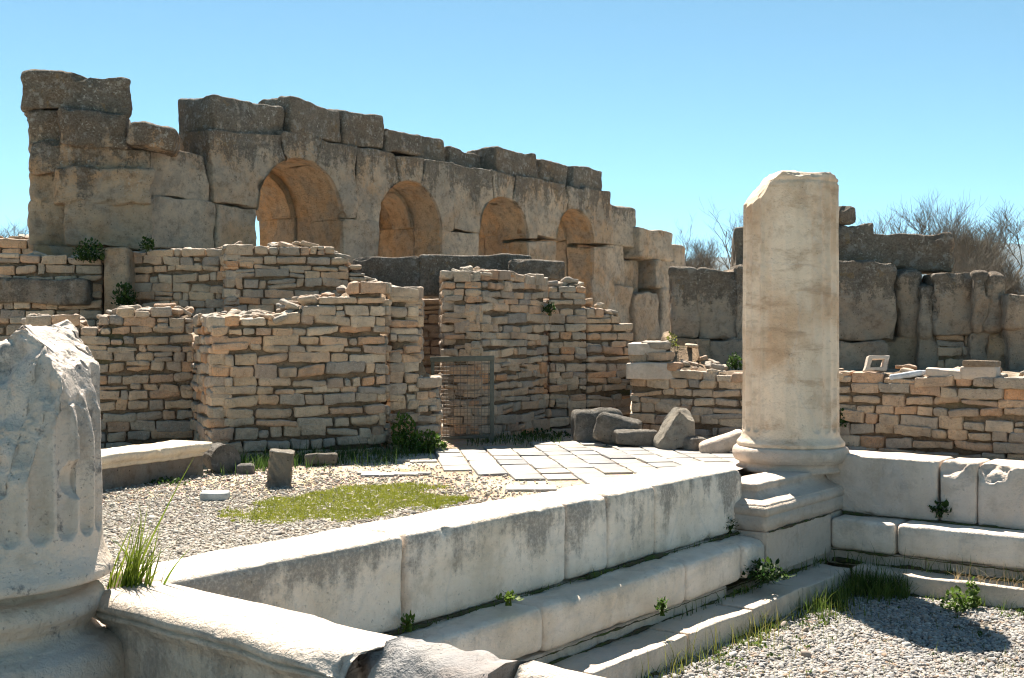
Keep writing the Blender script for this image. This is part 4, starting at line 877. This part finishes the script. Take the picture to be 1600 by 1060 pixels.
weed('small weed at the parapet foot beside the patched front stone', 637, 978, 5.75, .05, .035, 45, 15, mat=GRASS, size=.022)
weed('dark ferny plant growing in the gap under the step end', 1195, 905, 8.25, .12, .17, 330, 16, size=.035)
weed('small weed hanging on the front of the long step', 1034, 955, 7.05, .07, .04, 50, 17, mat=GRASS, size=.03)
weed('low weeds between parapet end and corner pedestal', 1138, 828, 8.6, .10, .07, 110, 18, size=.03)
weed('trailing weeds at the foot of the dark bench block', 262, 762, 9.75, .07, .22, 320, 19, size=.03)
# grass in numbers nobody counts
def band(px0, px1, py0, py1, n, z, seed, jit=None):
    r = np.random.default_rng(seed); f = r.random(n); px = px0+(px1-px0)*f; py = py0+(py1-py0)*f+r.normal(0, jit or 3, n); d = (EZ-z)*F/(py-HY)
    return np.stack([(px-800)/F*d, d, np.full(n, z)], 1)
Bv = Batch()
r2 = np.random.default_rng(8); n = 60000; a = r2.uniform(-1, 1, n); b = r2.uniform(-1, 1, n)
px = 540+a*200; py = 790-a*17+b*28*np.sqrt(np.clip(1-a*a, 0, 1)); d = EZ*F/(py-HY); P = np.stack([(px-800)/F*d, d, 0*d], 1)
rr = np.sqrt(a*a+b*b*(1-a*a)); ok = (fbm(P*2.3, 3, 4)+.35*fbm(P*9, 2, 9)+.25*r2.normal(0, 1, n)*.5 > -.62+1.0*ss(.45, 1.05, rr)*1.0) & (P[:, 0]*.788-P[:, 1]*.615 < -4.55); P = P[ok]
V, Fq = blades(P, .026, .0032, .8, 5, 2); tag(ob('grass', V, Fq, mat_leaf('turf_blades', (.17, .20, .022), (.30, .31, .05))), kind='stuff')
Bv = Batch()
for args, hh, ww in (((340, 600, 733, 714, 1300, 0, 1, 6), .11, .004), ((600, 680, 718, 704, 500, 0, 2, 5), .10, .004), ((730, 880, 690, 688, 500, 0, 3, 4), .08, .004), ((300, 420, 735, 720, 300, 0, 4, 6), .06, .003)):
    V, Fq = blades(band(*args), hh, ww, .5, args[6], 3); Bv.add(V, Fq)
V, Fq = Bv.get(); tag(ob('wall_foot_grass', V, Fq, mat_leaf('shade_grass', (.03, .065, .014), (.09, .15, .03))), kind='stuff')
# grass at the kerbs of the court
def unpts(n, u0, u1, nf, spread, z, seed, axis_u=True):
    r = np.random.default_rng(seed); u = r.uniform(u0, u1, n); v = nf+np.abs(r.normal(0, spread, n)); 
    if not axis_u: u, v = nf-np.abs(r.normal(0, spread, n)), u
    return np.stack([.615*u+.788*v, .788*u-.615*v, np.full(n, z)], 1)
Bv = Batch()
for P, hh, ww, sd2 in ((unpts(260, 5.6, 8.8, -3.49, .10, -.75, 1), .10, .003, 1), (unpts(420, 7.7, 8.85, -3.47, .16, -.75, 2), .13, .0035, 2), (unpts(500, -3.45, -3.0, 8.84, .16, -.75, 3, False), .17, .004, 3), (unpts(160, -3.0, -1.6, 8.84, .12, -.75, 4, False), .08, .003, 4), (unpts(120, 6.5, 9.0, -3.76, .03, -.58, 5), .08, .003, 5), (unpts(110, -3.7, -2.0, 9.04, .03, -.58, 6, False), .12, .003, 6), (unpts(120, 3.6, 8.0, -3.98, .01, -.235, 7), .035, .003, 7)):
    V, Fq = blades(P, hh, ww, .45, sd2, 3); Bv.add(V, Fq)
r4 = np.random.default_rng(12); P, u, v = scatter_un(420, 5.7, 8.7, -3.4, -1.2, 13); P[:, 2] = -.75; V, Fq = blades(P, .05, .002, .4, 8, 3); Bv.add(V, Fq)
V, Fq = Bv.get(); tag(ob('court_grass', V, Fq, mat_leaf('court_grass_blades', (.045, .085, .016), (.20, .25, .05))), kind='stuff')
P = unpts(170, -2.7, -1.7, 8.9, .05, -.575, 21, False); V, Fq = blades(P, .10, .0016, 1.6, 22, 4); tag(ob('dry_grass', V, Fq, DRY), kind='stuff')
# soil and moss gathered in the joints of the marble
def joint_soil():
    B = Batch(); r = np.random.default_rng(31)
    def line(a, b, rad, seed):
        a, b = np.array(a), np.array(b); n = int(np.linalg.norm(b-a)/.025)+2; P = a+(b-a)*np.linspace(0, 1, n)[:, None]
        P = P+np.stack([fbm(P*9, 2, seed), fbm(P*9, 2, seed+1), 0*P[:, 0]], 1)*.008
        R = np.clip(rad*(.55+1.5*fbm(P*3.5, 3, seed+2)+.5*fbm(P*15, 2, seed+3)), .002, None); V, Fq = tube(P, R, 8); B.add(V+np.stack([fbm(V*30, 2, 1), fbm(V*30, 2, 2), fbm(V*30, 2, 3)], 1)*.006, Fq)
    for a, b, rad in ((UN(2.9, -3.992, -.232), UN(8.0, -3.992, -.232), .014), (UN(3, -3.79, -.585), UN(9.0, -3.79, -.585), .015), (UN(4, -3.76, -.512), UN(7.8, -3.765, -.512), .008), (UN(3.3, -3.49, -.76), UN(8.8, -3.49, -.76), .04), (UN(7.9, -3.75, -.206), UN(9.05, -3.75, -.206), .010),
                      (UN(9.315, -3.75, -.232), UN(9.315, -.6, -.232), .018), (UN(9.095, -3.75, -.585), UN(9.095, -.6, -.585), .024), (UN(8.845, -3.4, -.76), UN(8.845, -.6, -.76), .045), (UN(9.06, -3.75, -.495), UN(9.06, -.6, -.495), .008), (UN(7.98, -3.9, -.21), UN(7.98, -4.05, -.21), .02)):
        line(a, b, rad, int(r.integers(1000)))
    k = M('joint_soil_moss'); n = k.noise(9, 5, .7); V, Fq = B.get()
    return tag(ob('joint_soil', V, Fq, k.done(k.mix(k.mr(n, .4, .62), (.075, .055, .035), (.055, .075, .02)))), kind='stuff')
joint_soil()
r5 = np.random.default_rng(44); Bv = Batch()
def rosettes(P, rad, size, n, seed):
    for i, p in enumerate(P):
        V, Fq = leaves(clump(p, n, rad*r5.uniform(.6, 1.4), seed+i, .5), size, seed+i, .5); Bv.add(V, Fq)
rosettes(unpts(44, 6.2, 8.8, -3.46, .12, -.75, 51), .05, .022, 26, 100); rosettes(unpts(16, -3.4, -1.2, 8.82, .10, -.75, 52, False), .05, .022, 28, 200)
rosettes(unpts(46, 6.0, 8.6, -3.4, .8, -.75, 53), .03, .016, 14, 300); rosettes(unpts(10, 7.3, 9.0, -3.78, .02, -.58, 54), .03, .02, 14, 400)
V, Fq = Bv.get(); tag(ob('ground_weeds', V, Fq, mat_leaf('ground_weed_leaves', (.04, .08, .014), (.14, .20, .035))), kind='stuff')
Bv = Batch(); P = unpts(150, 5.8, 8.7, -3.47, .35, -.75, 55); V, Fq = blades(P, .12, .0016, .9, 56, 4); Bv.add(V, Fq)
P = unpts(90, 5.6, 7.6, -3.48, .12, -.75, 57); V, Fq = blades(P, .17, .003, .5, 58, 4); Bv.add(V, Fq)
V, Fq = Bv.get(); tag(ob('yellow_grass', V, Fq, mat_leaf('yellowing_blades', (.16, .17, .035), (.34, .30, .10))), kind='stuff')
# ------------------------------------------------------------------ bare trees beyond the ruins
TW = mat_plain('winter_twigs', (.135, .12, .10), .3, 3); BK = mat_plain('winter_bark', (.16, .14, .115), .3, 3)
def tree(label, px, ytop, d, spread, seed, dens=1., lean=0., name='bare_tree', group=None, stems=1):
    r = random.Random(seed); x, y = D(px, d); H = ZP(ytop, d); tr, tw = Batch(), Batch(); k_ = H/7
    def grow(p, v, L, rad, lev):
        n = 4; pts = [p]; q = np.array(v)
        for i in range(n):
            q = q+np.array([r.gauss(0, .16), r.gauss(0, .16), r.gauss(0, .08)+.05]); q /= np.linalg.norm(q); pts.append(pts[-1]+q*L/n)
        rr = np.linspace(rad, rad*.55, n+1); V, Fq = tube(pts, rr, 6 if lev < 2 else 3); (tr if lev < 2 else tw).add(V, Fq)
        if lev >= 5: return
        kids = [4, 5, 5, 4, 3][lev]
        for i in range(int(round(kids*(dens if lev > 1 else 1)))):
            f = r.uniform(.35, 1) if lev else r.uniform(.55, 1); j = min(n-1, int(f*n)); b = pts[j]+(pts[j+1]-pts[j])*(f*n-j)
            a = r.uniform(0, 6.28); out = np.array([math.cos(a), math.sin(a), r.uniform(.1, .9)]); w = q*.8+out*spread; w /= np.linalg.norm(w)
            grow(b, w, L*r.uniform(.55, .78), max(.0045, rad*.5), lev+1)
    for s in range(stems):
        grow(np.array([x+r.gauss(0, .3)*(stems > 1), y, -.1]), np.array([lean+r.gauss(0, .12)*(stems > 1), 0, 1]), H*.42, .11*k_, 0)
    V, Fq = tr.get(); W_, Fw = tw.get(); zt = max(V[:, 2].max(), W_[:, 2].max()); sc = H/zt
    b0 = np.array([x, y, 0]); V = b0+(V-b0)*sc; W_ = b0+(W_-b0)*sc
    t = thing(name, label, 'tree', (x, y, 0), group); ob('trunk', V, Fq, BK, t); ob('crown', W_, Fw, TW, t); return t
tree('bare tree with upright twiggy crown standing above the ashlar wall', 1468, 288, 46, .75, 2, 1.1)
tree('broad brown leafless tree at the right edge', 1584, 304, 42, .95, 3, 1.35, stems=2)
tree('lower twiggy leafless tree in front of the broad one at the right edge', 1540, 372, 38, 1.0, 4, 1.4, stems=3)
tree('sparse bare sapling between tall column and upright tree', 1392, 322, 50, .7, 5, .8)
tree('rounded brown leafless tree left of the tall column', 1106, 366, 52, 1.0, 6, 1.5, stems=2)
tree('sparse bare tree rising behind the tall column left side', 1152, 296, 44, .7, 7, .75)
tree('thin bare tree beside the ruined end of the arcade', 1052, 328, 60, .8, 8, .7)
tree('small leafless bush tree at the far left edge behind the bank', 6, 330, 40, 1.0, 9, 1.3, stems=2)

# ------------------------------------------------------------------ the air between here and the hills
def haze():
    hx, y0, y1, z0, z1 = 6000, -100, 7000, -3, 420
    V = [(x, y, z) for x in (-hx, hx) for y in (y0, y1) for z in (z0, z1)]
    Fq = [(0, 1, 3, 2), (4, 6, 7, 5), (0, 4, 5, 1), (2, 3, 7, 6), (0, 2, 6, 4), (1, 5, 7, 3)]
    m = bpy.data.materials.new('air'); m.use_nodes = True; t = m.node_tree; t.nodes.remove(t.nodes['Principled BSDF'])
    v = t.nodes.new('ShaderNodeVolumePrincipled'); v.inputs['Density'].default_value = HAZE; v.inputs['Color'].default_value = (.45, .70, 1, 1); v.inputs['Anisotropy'].default_value = .2
    t.links.new(v.outputs[0], t.nodes['Material Output'].inputs['Volume'])
    o = ob('haze', V, Fq and [np.array(Fq)], m, smooth=False); o['kind'] = 'stuff'
HAZE = .00007
haze()

for o in S.objects:                      # everything labelled is a thing of its own
    if o.get('label') and not o.get('kind'): o['kind'] = 'thing'
    if o.get('category') == 'tree': o['group'] = 'bare trees beyond the ruins'
    elif o.get('category') == 'weed': o['group'] = 'weeds rooted in the ruins'
    elif o.name.startswith('rubble_wall'): o['group'] = 'rubble walls of the ruin'
